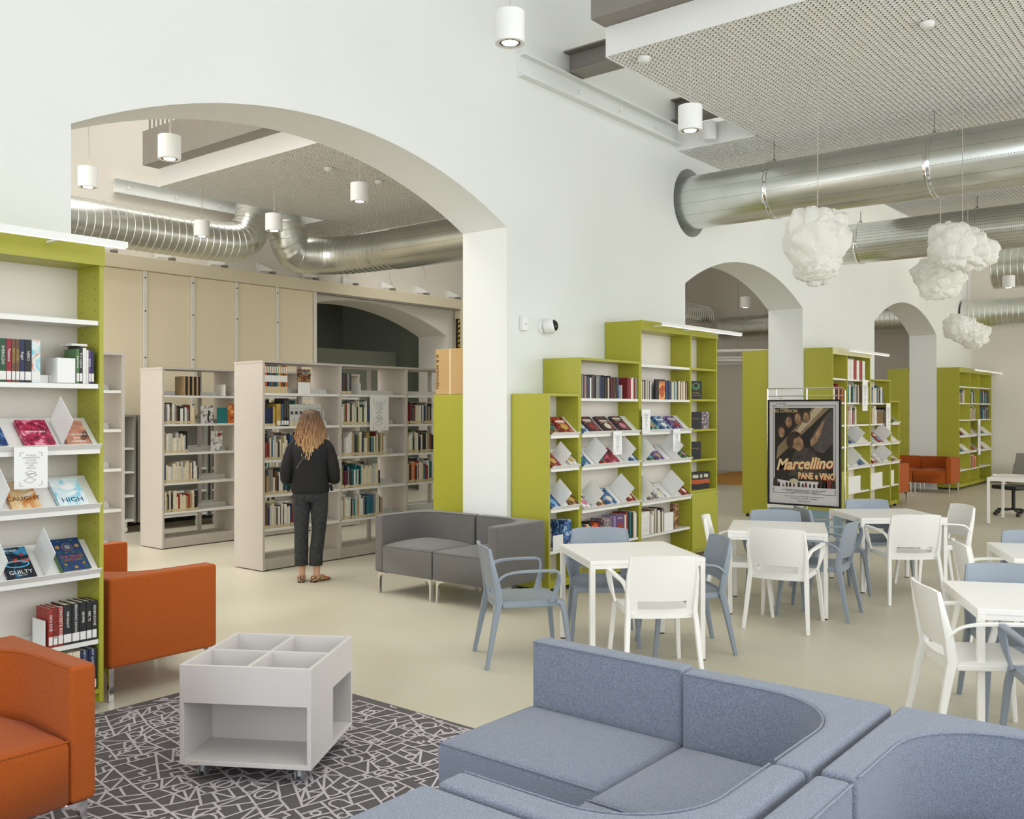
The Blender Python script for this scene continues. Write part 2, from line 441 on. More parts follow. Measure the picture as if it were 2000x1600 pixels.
# ------------------------------------------------------------------ ducts
def spline(pts, step=.04, iters=3):
    P = [Vector(p) for p in pts]
    for _ in range(iters):
        Q = [P[0]]
        for a, b in zip(P[:-1], P[1:]): Q += [a * .75 + b * .25, a * .25 + b * .75]
        Q.append(P[-1]); P = Q
    out = [P[0]]; acc = 0
    for a, b in zip(P[:-1], P[1:]):
        L_ = (b - a).length
        while acc + step <= L_:
            acc += step; out.append(a.lerp(b, acc / L_))
        acc -= L_
    out.append(P[-1]); return out
def add_uv(me, nseg, K):
    uv = me.uv_layers.new(name='UVMap')
    for p in me.polygons:
        for li, vi in zip(p.loop_indices, p.vertices):
            k = vi // nseg; i = vi % nseg
            uv.data[li].uv = (k * 1.0, i / nseg * 1.0)
def ridged(name, pts, r, lab, pitch=.115, amp=.007, group='galvanised spiral ducts', mt=None):
    S = spline(pts, .01); n = len(S); L_ = .01 * (n - 1); pos = []; q = 0
    while q < L_ - .02:
        pos += [(q, 0), (q + .004, amp), (q + .010, amp), (q + .014, 0)]
        k = q + .014 + .03
        while k < q + pitch - .01: pos.append((k, 0)); k += .04
        q += pitch
    P = [S[min(n - 1, int(round(p_ * 100)))].copy() for p_, _ in pos]
    for i, (p_, _) in enumerate(pos):
        j = min(n - 2, int(p_ * 100)); P[i] = S[j].lerp(S[j + 1], min(1, p_ * 100 - j))
    mb = MB().tube(P, [r + x for _, x in pos], 36, cap=False)
    o = mb.build(name, mt or DUCT, smooth=True, ang=28); return tag(o, lab, 'duct', group)
def smooth_duct(x, z, r, ya, yb, joints, lab, m, hook_top):
    t = thing('air_duct', lab, 'duct', (x, (ya + yb) / 2, z), group='smooth ducts along the hall')
    cy = (ya + yb) / 2; n = 48; K = int((yb - ya) / .1) + 1
    mb = MB(); rings = []
    for k in range(K):
        y = ya + (yb - ya) * k / (K - 1) - cy
        rings.append([(r * math.cos(2 * PI * i / n), y, r * math.sin(2 * PI * i / n)) for i in range(n)])
    mb.rings(rings, cap=False); o = mb.build('duct_body', m, t, smooth=True)
    add_uv(o.data, n, K)
    for j in joints:
        q = MB(); rr = [[((r + a) * math.cos(2 * PI * i / n), j - cy + b, (r + a) * math.sin(2 * PI * i / n)) for i in range(n)] for a, b in ((-.002, -.035), (.012, -.03), (.014, -.008), (.006, 0), (.014, .008), (.012, .03), (-.002, .035))]
        q.rings(rr, cap=False); q.build('joint_ring', CHROME, t, smooth=True)
        h = MB().cyl((0, j - cy, r + .01), (0, j - cy, hook_top - z), .006, n=6).box(-.03, .03, j - cy - .01, j - cy + .01, r, r + .04); h.build('hanger', STEEL, t)
    return t
smooth_duct(10.47, 4.29, .325, -4.5, 10.9, [8.9, 4.55, 2.78, 1.25, -.5], 'nearer perforated steel duct passing through the round wall hole', DUCTP, ZC)
smooth_duct(15.05, 4.36, .315, -4.5, 7.0, [5.1, 3.4, 1.6], 'second perforated steel duct, behind the paper lamps', DUCTQ, ZC)
ridged('spiral_duct', [(3.0, 12.5, 4.29), (6, 12.55, 4.29), (8.1, 12.6, 4.29), (8.75, 12.62, 4.33), (9.0, 12.62, 4.65), (9.03, 12.62, 5.0), (9.03, 12.62, 5.5)], .30, 'long spiral duct along the back room wall, bending up at its right end')
ridged('spiral_duct', [(10.47, 10.85, 4.29), (10.47, 11.4, 4.29), (10.35, 12.2, 4.29), (9.95, 12.58, 4.29), (9.75, 12.62, 4.34), (9.62, 12.62, 4.7), (9.6, 12.62, 5.0), (9.6, 12.62, 5.5)], .31, 'spiral duct elbow joining the smooth duct under the back ceiling panel')
ridged('spiral_duct', [(15.5, 12.3, 4.25), (17.5, 12.3, 4.25), (23.5, 12.3, 4.25)], .36, 'spiral duct seen high through the middle arch')
ridged('spiral_duct', [(19.2, 12.2, 4.2), (20.2, 12.0, 4.9), (21.4, 11.6, 5.9)], .28, 'short slanted duct rising behind the middle arch')
ridged('spiral_duct', [(23.5, -4, 3.92), (23.5, 3, 3.92), (23.5, 5.6, 3.92)], .32, 'lower spiral duct along the far end wall')
ridged('spiral_duct', [(20.4, -4, 4.5), (20.4, 1.5, 4.5), (20.4, 4.3, 4.5)], .40, 'upper spiral duct near the far end wall')
ridged('spiral_duct', [(23.5, 6.25, 3.92), (23.5, 9, 3.92), (23.5, 11.7, 3.92)], .32, 'spiral duct seen high through the farthest arch')
for k, (x, lab) in enumerate(((11.45, 'long white strip lamp beside the nearer duct'),)):
    t = thing('strip_lamp', lab, 'lamp', (x + .45, 0, 4.82))
    MB().box(-.04, .04, -4, 3.55, -.0, .05).build('housing', WHITE, t)

# ------------------------------------------------------------------ sliding panels and rail in the back room
STILE = mat('stile_white', (238, 234, 224), .5)
t = thing('sliding_partition', 'row of tall cream sliding panels along the back room wall', 'partition', (7, Y3 - .12, 0))
for k in range(9):
    x0 = 4.24 + k * .802 - 7 - .8
    MB().box(x0 + .03, x0 + .77, -.01, .03, .1, 3.796).build('panel', PANELW, t, bevel=.004, seg=1)
    p = MB().box(x0 - .028, x0 + .028, -.03, .035, .08, 3.799).build('stile', STILE, t)
    for z in (.6, 1.2, 1.8, 2.5, 3.2, 3.7):
        MB().cyl((x0, -.031, z), (x0, -.036, z), .012, n=8).build('rivet', INK, p)
x0 = 10.66 - 7
MB().box(x0 - .02, x0 + .04, -.03, .035, .08, 3.799).build('stile', STILE, t)
t = thing('sliding_track', 'cream steel track above the sliding panels', 'rail', (9.5, Y3 - .14, 3.8))
MB().box(-6.5, 5.05, -.06, .1, 0, .2).build('track_beam', RAILC, t, bevel=.006, seg=1)
MB().box(1.2, 4.9, -.055, .02, -.03, 0).build('roller_slot', STEEL, t)
MB().box(4.92, 5.05, -.06, .1, -3.75, 0).build('end_post', RAILC, t)
o = MB()
for k in range(28): o.add([(4.84, -.06, -.3 - k * .1), (4.9, -.06, -.26 - k * .1), (4.9, -.06, -.21 - k * .1), (4.84, -.06, -.25 - k * .1)], [(0, 1, 2, 3)])
o.build('hazard_tape', mat('hazard_yellow', (214, 180, 40), .6), t, kind='stuff')
MB().box(4.83, 4.91, -.055, 0, -3.5, -.2).build('hazard_backing', INK, t)
for k in range(11):
    x = 4.9 + k * .93
    b = thing('roller_bracket', 'small white steel bracket above the sliding track, ' + ('first second third fourth fifth sixth seventh eighth ninth tenth eleventh'.split()[k]) + ' from the left', 'bracket', (x, Y3 - .05, 4.02), group='brackets along the sliding track')
    MB().box(-.03, .0, -.02, .05, -.03, .16).build('wall_plate', WHITE, b)
    MB().add([(0, -.02, .15), (.2, -.12, .06), (.2, -.12, .03), (0, -.02, .03), (0, 0, .15), (.2, -.1, .06), (.2, -.1, .03), (0, 0, .03)], [(0, 1, 2, 3), (7, 6, 5, 4), (0, 4, 5, 1), (3, 2, 6, 7), (1, 5, 6, 2)]).build('arm', WHITE, b)
    MB().box(.17, .24, -.14, -.04, -.02, .03).build('clamp', STEEL, b)
o = MB().tube([(13.1 + .5 * math.cos(a), Y3 - .03, 4.35 + .42 * math.sin(a)) for a in [PI * 2 * k / 40 for k in range(38)]], .008, 6, cap=True).build('loose_cable', WHITE, smooth=True)
tag(o, 'pale cable hanging in a loop on the wall above the track', 'cable')
o = MB().tube(spline([(10.6, Y3 - .05, 4.9), (10.5, Y3 - .05, 4.5), (10.65, Y3 - .05, 4.15)]), .007, 6).build('loose_cable', WHITE, smooth=True)
tag(o, 'thin pale cable hanging below the duct elbow to a bracket', 'cable')
# ------------------------------------------------------------------ pendant spot lamps, paper lamps
def at(px, py, t):
    s = (px - 1000) / 1832
    return Vector(((.776 + .631 * s) * t, (.631 - .776 * s) * t, EYE + (801 - py) / 1832 * t))
def pendant(x, y, z, d, ztop, lab, on=True, h=.21, emit=14):
    t = thing('pendant_lamp', lab, 'lamp', (x, y, z), group='white cylinder pendant lamps')
    r = d / 2
    MB().lathe([(r * .72, .012), (r * .74, 0), (r, 0), (r, h), (r * .2, h + .002), (.004, h + .004)], 32).build('shade', LAMPW, t, smooth=True, ang=40)
    MB().lathe([(.004, .03), (r * .5, .03), (r * .62, .016), (r * .7, .004), (r * .62, .0)], 24, cap=False).build('reflector', mat('reflector_dark', (90, 85, 78), .2, 1), t, smooth=True)
    MB().lathe([(.003, -.001), (r * .5, .0), (r * .5, .008), (.003, .008)], 24).build('bulb', GLOW, t)
    MB().tube([(0, 0, h), (0, 0, ztop - z)], .003, 6).build('cable', mat('cable_grey', (190, 185, 175), .5), t)
    MB().tube(spline([(0, 0, h), (.03, .02, h + .08), (.012, 0, h + .3), (0, 0, h + .5)], .05), .003, 5).build('power_cord', mat('cable_grey', (0, 0, 0)), t)
    if on:
        l = bpy.data.lights.new('bulb_light', 'SPOT'); l.energy = emit; l.spot_size = 1.3; l.spot_blend = .6; l.shadow_soft_size = .04; l.color = (1, .93, .82)
        lo = bpy.data.objects.new('bulb_light', l); C.objects.link(lo); lo.parent = t; lo.location = (0, 0, -.02)
for px, py, dpx, zt, lab in ((996, 86, 58, 7.59, 'white pendant spot hanging at the top centre of the room'),
        (1348, 257, 47, ZC, 'white pendant spot hanging in front of the ceiling notch'),
        (331, 312, 43, 7.59, 'white pendant spot in front of the grey railing beam, through the large arch'),
        (172, 367, 37, 7.6, 'leftmost white pendant spot, beside the large arch edge'),
        (702, 395, 35, ZC, 'white pendant spot below the smoke detector, through the large arch'),
        (394, 463, 30, ZC, 'white pendant spot in front of the long spiral duct'),
        (535, 452, 33, ZC, 'white pendant spot hanging between the two duct elbows'),
        (1456, 602, 20, 7.59, 'small white pendant spot seen through the middle arch'),
        (1970, 563, 22, 5.3, 'white pendant spot near the far end wall')):
    t_ = {1348: 8.0, 394: 12.8, 535: 11.8, 702: 10.8}.get(px, .2 * 1832 / dpx); p = at(px, py, t_); pendant(p.x, p.y, p.z, dpx * t_ / 1832, zt, lab)
p = at(1386, 275, 11.02); o = MB().lathe([(.006, 0), (.07, 0), (.08, .015), (.08, .21), (.004, .215)], 24).build('cylinder_speaker', LAMPW, smooth=True, loc=(p.x, p.y, p.z)); tag(o, 'white cylinder fitting fixed behind the pendant in the ceiling notch', 'lamp')
def paper_lamp(px, py, t_, w, h, lab, seed, tilt=0, ztop=ZC, lobes=()):
    c = at(px, py, t_)
    t = thing('paper_lamp', lab, 'lamp', tuple(c), group='crumpled white paper lamps')
    right = Vector((.631, -.776, 0)); fwd = Vector((.776, .631, 0)); upv = Vector((0, 0, 1))
    for li, (lx, lz, ly, sx, sz, rot) in enumerate(lobes or ((0, 0, 0, 1, 1, 0),)):
        import bmesh
        bm = bmesh.new(); bmesh.ops.create_icosphere(bm, subdivisions=5, radius=1)
        for v in bm.verts:
            d = v.co.normalized(); q = d * 1.6 + Vector((seed * 7.1 + li * 3.3, seed, 2))
            n1 = noise.noise(q); qq = q + Vector((noise.noise(q * 1.7), noise.noise(q * 1.7 + Vector((3, 3, 3))), 0)) * .8; n2 = 1 - abs(noise.noise(qq * 1.3 + Vector((5, 1, 9)))) * 2.2; n3 = 1 - abs(noise.noise(qq * 2.6)) * 2.2; n4 = 1 - abs(noise.noise(qq * 5.5)) * 2; vd, vp = noise.voronoi(q * .85 + (qq - q) * .35); vv = min(.6, vd[1] - vd[0])
            f = .76 + .08 * n1 + .36 * vv + .03 * n2 + .04 * n3 + .014 * n4
            u = d.x * math.cos(rot) - d.z * math.sin(rot); z = d.x * math.sin(rot) + d.z * math.cos(rot)
            u = d.x; z = d.z
            x_ = u * sx * w / 2 * f; z_ = z * sz * h / 2 * f
            xr = x_ * math.cos(rot) - z_ * math.sin(rot) + lx * w; zr = x_ * math.sin(rot) + z_ * math.cos(rot) + lz * h
            v.co = right * xr + fwd * (d.y * min(w, h) * .42 * f + ly * w) + upv * zr
        me = bpy.data.meshes.new('paper_shade'); bm.to_mesh(me); bm.free(); me.materials.append(CRUMP)
        for p_ in me.polygons: p_.use_smooth = True
        me.set_sharp_from_angle(angle=math.radians(28))
        o = bpy.data.objects.new('paper_shade', me); C.objects.link(o); o.parent = t
    MB().tube([(0, 0, h * .4), (0, 0, ztop - c.z)], .004, 6).build('cord', mat('cable_grey', (0, 0, 0)), t)
paper_lamp(1597, 474, 8.4, .60, .76, 'crumpled white paper lamp hanging in front of the nearer duct', 1, lobes=((-.06, 0, 0, .98, .98, .1), (.16, .05, .12, .72, .86, -.2), (.0, -.28, .05, .72, .5, .1)))
paper_lamp(1880, 482, 9.2, .74, .56, 'largest crumpled paper lamp of the cluster at upper right', 2, lobes=((-.16, .0, 0, .62, 1.0, .1), (.05, .0, .1, .7, .85, -.3), (.25, -.08, .15, .6, .72, -.3)))
paper_lamp(1837, 546, 9.9, .64, .56, 'crumpled paper lamp tucked below the largest one', 3, lobes=((0, -.02, 0, .85, .85, .2), (-.2, .14, .05, .5, .55, .3)), ztop=4.9)
paper_lamp(1890, 648, 12.3, .66, .50, 'lowest and farthest crumpled paper lamp, slanting to the right', 4, lobes=((-.2, .1, 0, .55, .8, .2), (.02, 0, .05, .55, .8, -.5), (.2, -.12, .08, .5, .8, -.5)), ztop=4.9)
for (px, py, t_, lab) in ((642, 339, 12.2, 'white smoke detector left of the pendant on the back ceiling panel'), (740, 364, 12.9, 'white smoke detector right of the pendant on the back ceiling panel'),
                          (1811, 45, 7.62, 'white square detector on the near ceiling panel, top right'), (1258, 113, 8.37, 'round white sprinkler plate at the near ceiling panel corner')):
    p = at(px, py, t_)
    o = MB().lathe([(.002, -.05), (.035, -.048), (.055, -.03), (.06, -.005), (.05, 0), (.002, .0)], 20).build('smoke_detector', WHITE, smooth=True, loc=(p.x, p.y, ZC + .003)); tag(o, lab, 'detector')
# wall items
p = at(1022, 631, 8.95)
t = thing('alarm_sensor', 'small white alarm sensor box on the wall beside the camera', 'sensor', (6.97 + .13, Y1, 2.55))
MB().box(-.04, .04, -.05, 0, -.07, .07).build('housing', WHITE, t, bevel=.01, smooth=True)
MB().box(-.008, .008, -.053, -.05, -.01, -.004).build('sensor_window', INK, t)
t = thing('security_camera', 'white dome security camera with black lens on the wall', 'camera', (7.42, Y1, 2.54))
MB().lathe([(.07, 0), (.07, .02), (.03, .03)], 20).build('mount', WHITE, t, smooth=True)
t.children[0].rotation_euler = (PI / 2, 0, 0)
q = MB().lathe([(.001, .0), (.055, .005), (.075, .04), (.078, .09), (.065, .11)], 24); b_ = q.build('dome_body', WHITE, t, smooth=True); b_.rotation_euler = (1.35, 0, .5); b_.location = (0, -.02, -.01)
q = MB().lathe([(.06, .10), (.055, .125), (.03, .145), (.001, .15)], 24); b_ = q.build('lens_dome', mat('glossy_black', (12, 12, 14), .08), t, smooth=True); b_.rotation_euler = (1.35, 0, .5); b_.location = (0, -.02, -.01)
# ------------------------------------------------------------------ books
ORD = 'first second third fourth fifth sixth seventh eighth ninth tenth eleventh twelfth thirteenth fourteenth fifteenth sixteenth seventeenth eighteenth nineteenth twentieth'.split()
ORD += ['twenty-' + x for x in ORD[:9]] + ['thirtieth'] + ['thirty-' + x for x in ORD[:9]] + ['fortieth'] + ['forty-' + x for x in ORD[:9]] + ['fiftieth'] + ['fifty-' + x for x in ORD[:9]] + ['last'] * 9
BC = {'black': (30, 30, 32), 'charcoal': (60, 60, 62), 'navy': (30, 42, 78), 'blue': (56, 88, 132), 'sky blue': (110, 170, 205), 'teal': (34, 118, 122),
      'dark green': (34, 78, 50), 'green': (84, 124, 74), 'olive': (128, 128, 62), 'yellow': (196, 166, 78), 'ochre': (190, 140, 40), 'orange': (204, 92, 30),
      'red': (156, 50, 42), 'dark red': (120, 28, 32), 'crimson': (150, 24, 50), 'pink': (206, 120, 150), 'purple': (96, 60, 120), 'lilac': (170, 150, 190),
      'brown': (104, 72, 50), 'tan': (176, 148, 108), 'cream': (224, 214, 188), 'white': (232, 230, 224), 'grey': (140, 140, 138), 'pale grey': (196, 196, 192)}
BM = {k: mat('book_' + k.replace(' ', '_'), v, .5, var=.1, vs=25) for k, v in BC.items()}
BASELBL = mat('tan_label', (214, 196, 156), .8)
WLBL = mat('white_label', (236, 234, 230), .7)
def art_mat(name, a, b, c, s=18):
    m = mat(name, a, .35, col2=b, vs=s)
    for n in m.node_tree.nodes:
        if n.type == 'VALTORGB':
            e = n.color_ramp.elements; e[0].position = .38; e[1].position = .62; q = e.new(.5); q.color = (*lin(c), 1); n.color_ramp.interpolation = 'EASE'
            n.inputs[0].links[0].from_node.inputs['Distortion'].default_value = 1.2
    return m
ART = {'magenta': art_mat('art_magenta', (120, 20, 50), (226, 150, 170), (180, 40, 80)), 'dark floral': art_mat('art_dark', (24, 24, 34), (150, 70, 60), (50, 40, 60), 30),
       'red': art_mat('art_red', (110, 24, 24), (200, 110, 90), (140, 30, 28), 24), 'teal': art_mat('art_teal', (20, 60, 66), (130, 180, 180), (40, 110, 116), 22),
       'blue': art_mat('art_blue', (24, 50, 100), (170, 200, 220), (50, 100, 160), 20), 'pale': art_mat('art_pale', (236, 234, 228), (120, 120, 130), (214, 212, 210), 26),
       'brown': art_mat('art_brown', (70, 44, 34), (210, 170, 120), (140, 90, 60), 24), 'green': art_mat('art_green', (30, 70, 50), (170, 190, 120), (60, 120, 80), 24),
       'orange': art_mat('art_orange', (170, 60, 20), (236, 190, 120), (210, 110, 40), 18), 'purple': art_mat('art_purple', (50, 36, 90), (190, 160, 200), (96, 70, 140), 22),
       'patterned': art_mat('art_patterned', (236, 224, 200), (120, 30, 30), (60, 80, 110), 60)}
def book_mesh(lbl):
    """unit book: spine at y=0, x thickness 0..1, y depth 0..1, z height 0..1"""
    m = MB(); e = .1
    m.box(0, e, 0, 1, 0, 1); m.box(1 - e, 1, 0, 1, 0, 1); m.box(e, 1 - e, 0, .03, 0, 1)
    m.box(e, 1 - e, .03, .97, .012, .985, 1)
    if lbl == 1: m.box(.0, 1, -.006, 0, .05, .2, 2)
    if lbl == 2: m.box(.0, 1, -.006, 0, .0, .14, 2)
    return m.mesh('book', [BM['red'], PAGE, BASELBL if lbl == 2 else WLBL])
BK = [book_mesh(0), book_mesh(1), book_mesh(2)]
NB = [0]; LIM = 292
STUFF = {}
def flush_stuff(key, lab):
    if key not in STUFF: return
    mb, mats = STUFF[key]; o = mb.build('books', mats, kind='stuff'); o['label'] = lab; o['category'] = 'books'
def put_book(x, y, z, th, dp, h, col, lbl, label, group, lean=0, stuff=None, art=None, rz=0):
    """book standing with spine towards -Y; x left edge"""
    if stuff is None and NB[0] >= LIM: stuff = 'overflow'
    if stuff:
        if stuff not in STUFF: STUFF[stuff] = (MB(), [BM[k] for k in BC] + [PAGE, BASELBL])
        mb = STUFF[stuff][0]; ci = list(BC).index(col)
        sh = Matrix.Translation((x, y, z)) @ Matrix.Rotation(lean, 4, 'Y')
        mb.box(0, th, 0, dp, 0, h, ci, sh); mb.box(th * .1, th * .9, .004, dp * .98, h * .9, h * 1.002, len(BC), sh)
        if lbl: mb.box(0, th, -.001, 0, h * .02, h * .15, len(BC) + 1, sh)
        return
    NB[0] += 1
    o = bpy.data.objects.new('book', BK[lbl]); C.objects.link(o)
    o.location = (x, y, z + (math.sin(-lean) * th if lean < 0 else 0)); o.scale = (th, dp, h); o.rotation_euler = (0, lean, rz)
    o.material_slots[0].link = 'OBJECT'; o.material_slots[0].material = art or BM[col]
    tag(o, label, 'book', group); return o
PAL = {'mix': 'black navy cream teal white cream cream white tan dark_red grey pale_grey brown cream charcoal black blue'.split(),
       'dark': 'black black charcoal dark_red brown teal charcoal white crimson grey navy cream'.split(),
       'pale': 'cream cream white white tan pale_grey cream blue red charcoal black cream'.split(),
       'red': 'red dark_red crimson black orange black teal white cream cream'.split(),
       'lib': 'cream white tan black teal cream blue pale_grey white cream charcoal dark_red navy cream pale_grey tan white olive dark_green grey cream'.split(),
       'bright': 'orange navy orange teal navy blue yellow red teal orange'.split()}
def row(x0, x1, y, z, hmin, hmax, pal, where, group, lbl=0, tmin=.012, tmax=.035, stuff=None, dp=.17, lean_last=0):
    """fills x0..x1 with standing books; spines on y"""
    x = x0; i = 0; P = [p.replace('_', ' ') for p in PAL[pal]]; prev = None
    while True:
        th = R.uniform(tmin, tmax)
        if x + th > x1: break
        c = R.choice(P)
        h = R.uniform(hmin, hmax)
        size = 'thin' if th < tmin + (tmax - tmin) * .33 else ('thick' if th > tmin + (tmax - tmin) * .7 else 'medium')
        lab = '%s %s book, %s from left, %s' % (size, c, ORD[i], where)
        lean = 0
        put_book(x, y + R.uniform(0, .012), z, th, dp * R.uniform(.85, 1), h, c, lbl, lab, group, stuff=stuff)
        x += th + .0012; i += 1
    return x
# ------------------------------------------------------------------ generic shelf parts
def bookend(x, y, z, lab, d=.2, h=.15, flip=1, group='white bookends'):
    t = thing('bookend', lab, 'bookend', (x, y, z), group=group)
    MB().box(0, .003, 0, d, 0, h).build('upright_plate', WHITE, t)
    MB().box(0, .1 * flip, 0, d, 0, .002).build('base_plate', WHITE, t) if flip > 0 else MB().box(-.1, 0, 0, d, 0, .002).build('base_plate', WHITE, t)
SA = math.radians(42); TU = Vector((0, math.cos(SA), math.sin(SA))); TN = Vector((0, -math.sin(SA), math.cos(SA)))
def tray_rest(x, y, z, lab, sq=.17, group='white angled book rests on the sloping shelves'):
    """L-shaped rest on a sloping shelf: a plate against the slope and a plate standing off it"""
    t = thing('book_rest', lab, 'bookend', (x, y, z), group=group)
    a = TU * .02 + TN * .006
    p = [a, a + TU * sq, a + TU * sq + TN * sq * .95, a + TN * sq * .95]
    MB().add([(0, q.y, q.z) for q in p] + [(.003, q.y, q.z) for q in p], [(0, 1, 2, 3), (7, 6, 5, 4), (0, 4, 5, 1), (1, 5, 6, 2), (2, 6, 7, 3), (3, 7, 4, 0)]).build('standing_plate', WHITE, t)
    q0 = TU * .02 + TN * .004; q1 = q0 + TU * sq
    MB().add([(0, q0.y, q0.z), (.12, q0.y, q0.z), (.12, q1.y, q1.z), (0, q1.y, q1.z), (0, q0.y, q0.z + .003), (.12, q0.y, q0.z + .003), (.12, q1.y, q1.z + .003), (0, q1.y, q1.z + .003)], [(3, 2, 1, 0), (4, 5, 6, 7), (0, 1, 5, 4), (1, 2, 6, 5), (2, 3, 7, 6), (3, 0, 4, 7)]).build('back_plate', WHITE, t)
TI_ = mat('title_white', (245, 245, 240), .5)
def tray_book(x, y, z, w, h, th, m, label, group='books facing out on the sloping shelves', texts=(), spine=None, tilt=0):
    """front cover facing out on a sloping shelf; x is the left edge; y,z the shelf's front bottom"""
    t = thing('book', label, 'book', (x, y, z), group=group)
    M = Matrix.Translation(TU * .006 + TN * .006) @ frame((0, 0, 0), (math.cos(tilt), 0, 0), TU)
    k = MB(); k.box(0, w, 0, h, 0, .002, 0, M); k.box(0, .003, 0, h, 0, th, 0, M); k.build('cover', spine or m, t)
    MB().box(0, w, 0, h, th - .002, th, 0, M).build('front_cover', m, t)
    MB().box(.003, w - .004, .003, h - .003, .002, th - .002, 0, M).build('page_block', PAGE, t)
    if not texts:
        q = random.Random(int(x * 1000) + int(z * 100)); tm = (TI_, INK, PAGE)[q.randrange(3)]
        y0_ = q.uniform(.62, .8); MB().box(w * .15, w * .85, h * y0_, h * (y0_ + .09), th, th + .0006, 0, M).box(w * .25, w * .75, h * (y0_ - .08), h * (y0_ - .05), th, th + .0006, 0, M).build('title_print', tm, t)
        MB().prism([(w * .5 + w * .26 * math.cos(a_), h * .34 + h * q.uniform(.16, .2) * math.sin(a_)) for a_ in [2 * PI * k_ / 14 for k_ in range(14)]], th, th + .0005, 0, M).build('cover_print', BM[q.choice(['cream', 'teal', 'red', 'yellow', 'sky blue', 'pink', 'white', 'tan'])], t)
    for s, sz, cx, cy, tm, kw in texts:
        text(s, sz, M @ Matrix.Translation((w * cx, h * cy, th + .0005)), tm, t, **kw)
    NB[0] += 1
    return t
def shelf_mesh(w, d):
    m = MB().box(0, w, 0, d, -.026, 0).box(0, w, d - .003, d, .0, .03)
    return m.mesh('shelf', SHELFW)
def tray_mesh(w):
    m = MB(); T = .2 / math.cos(SA) * .95
    def q(a, b, c, d, x0=0, x1=None):
        x1 = w if x1 is None else x1
        P = [TU * a + TN * c, TU * b + TN * c, TU * b + TN * d, TU * a + TN * d]
        m.add([(x0, p.y, p.z) for p in P] + [(x1, p.y, p.z) for p in P], [(0, 1, 2, 3), (7, 6, 5, 4), (0, 4, 5, 1), (1, 5, 6, 2), (2, 6, 7, 3), (3, 7, 4, 0)])
    q(0, T, -.004, .0); q(-.004, 0, -.004, .036)
    m.box(0, w, 0.0, .01, -.03, -.0); m.box(0, w, .01, .19, -.03, -.026)
    for x in (0, w - .003): m.add([(x, .0, -.03), (x, .19, -.03), (x, .19, .02), (x + .003, .0, -.03), (x + .003, .19, -.03), (x + .003, .19, .02)], [(0, 1, 2), (5, 4, 3), (0, 3, 4, 1), (1, 4, 5, 2), (2, 5, 3, 0)])
    return m.mesh('display_shelf', SHELFW)
YF = 5.2
def holes_mesh(x, ys, z0, z1, face):
    m = MB(); z = z0
    while z < z1:
        for y in ys: m.box(x, x + .0012 * face, y - .004, y + .004, z - .004, z + .004) if face > 0 else m.box(x - .0012, x, y - .004, y + .004, z - .004, z + .004)
        z += .064
    return m
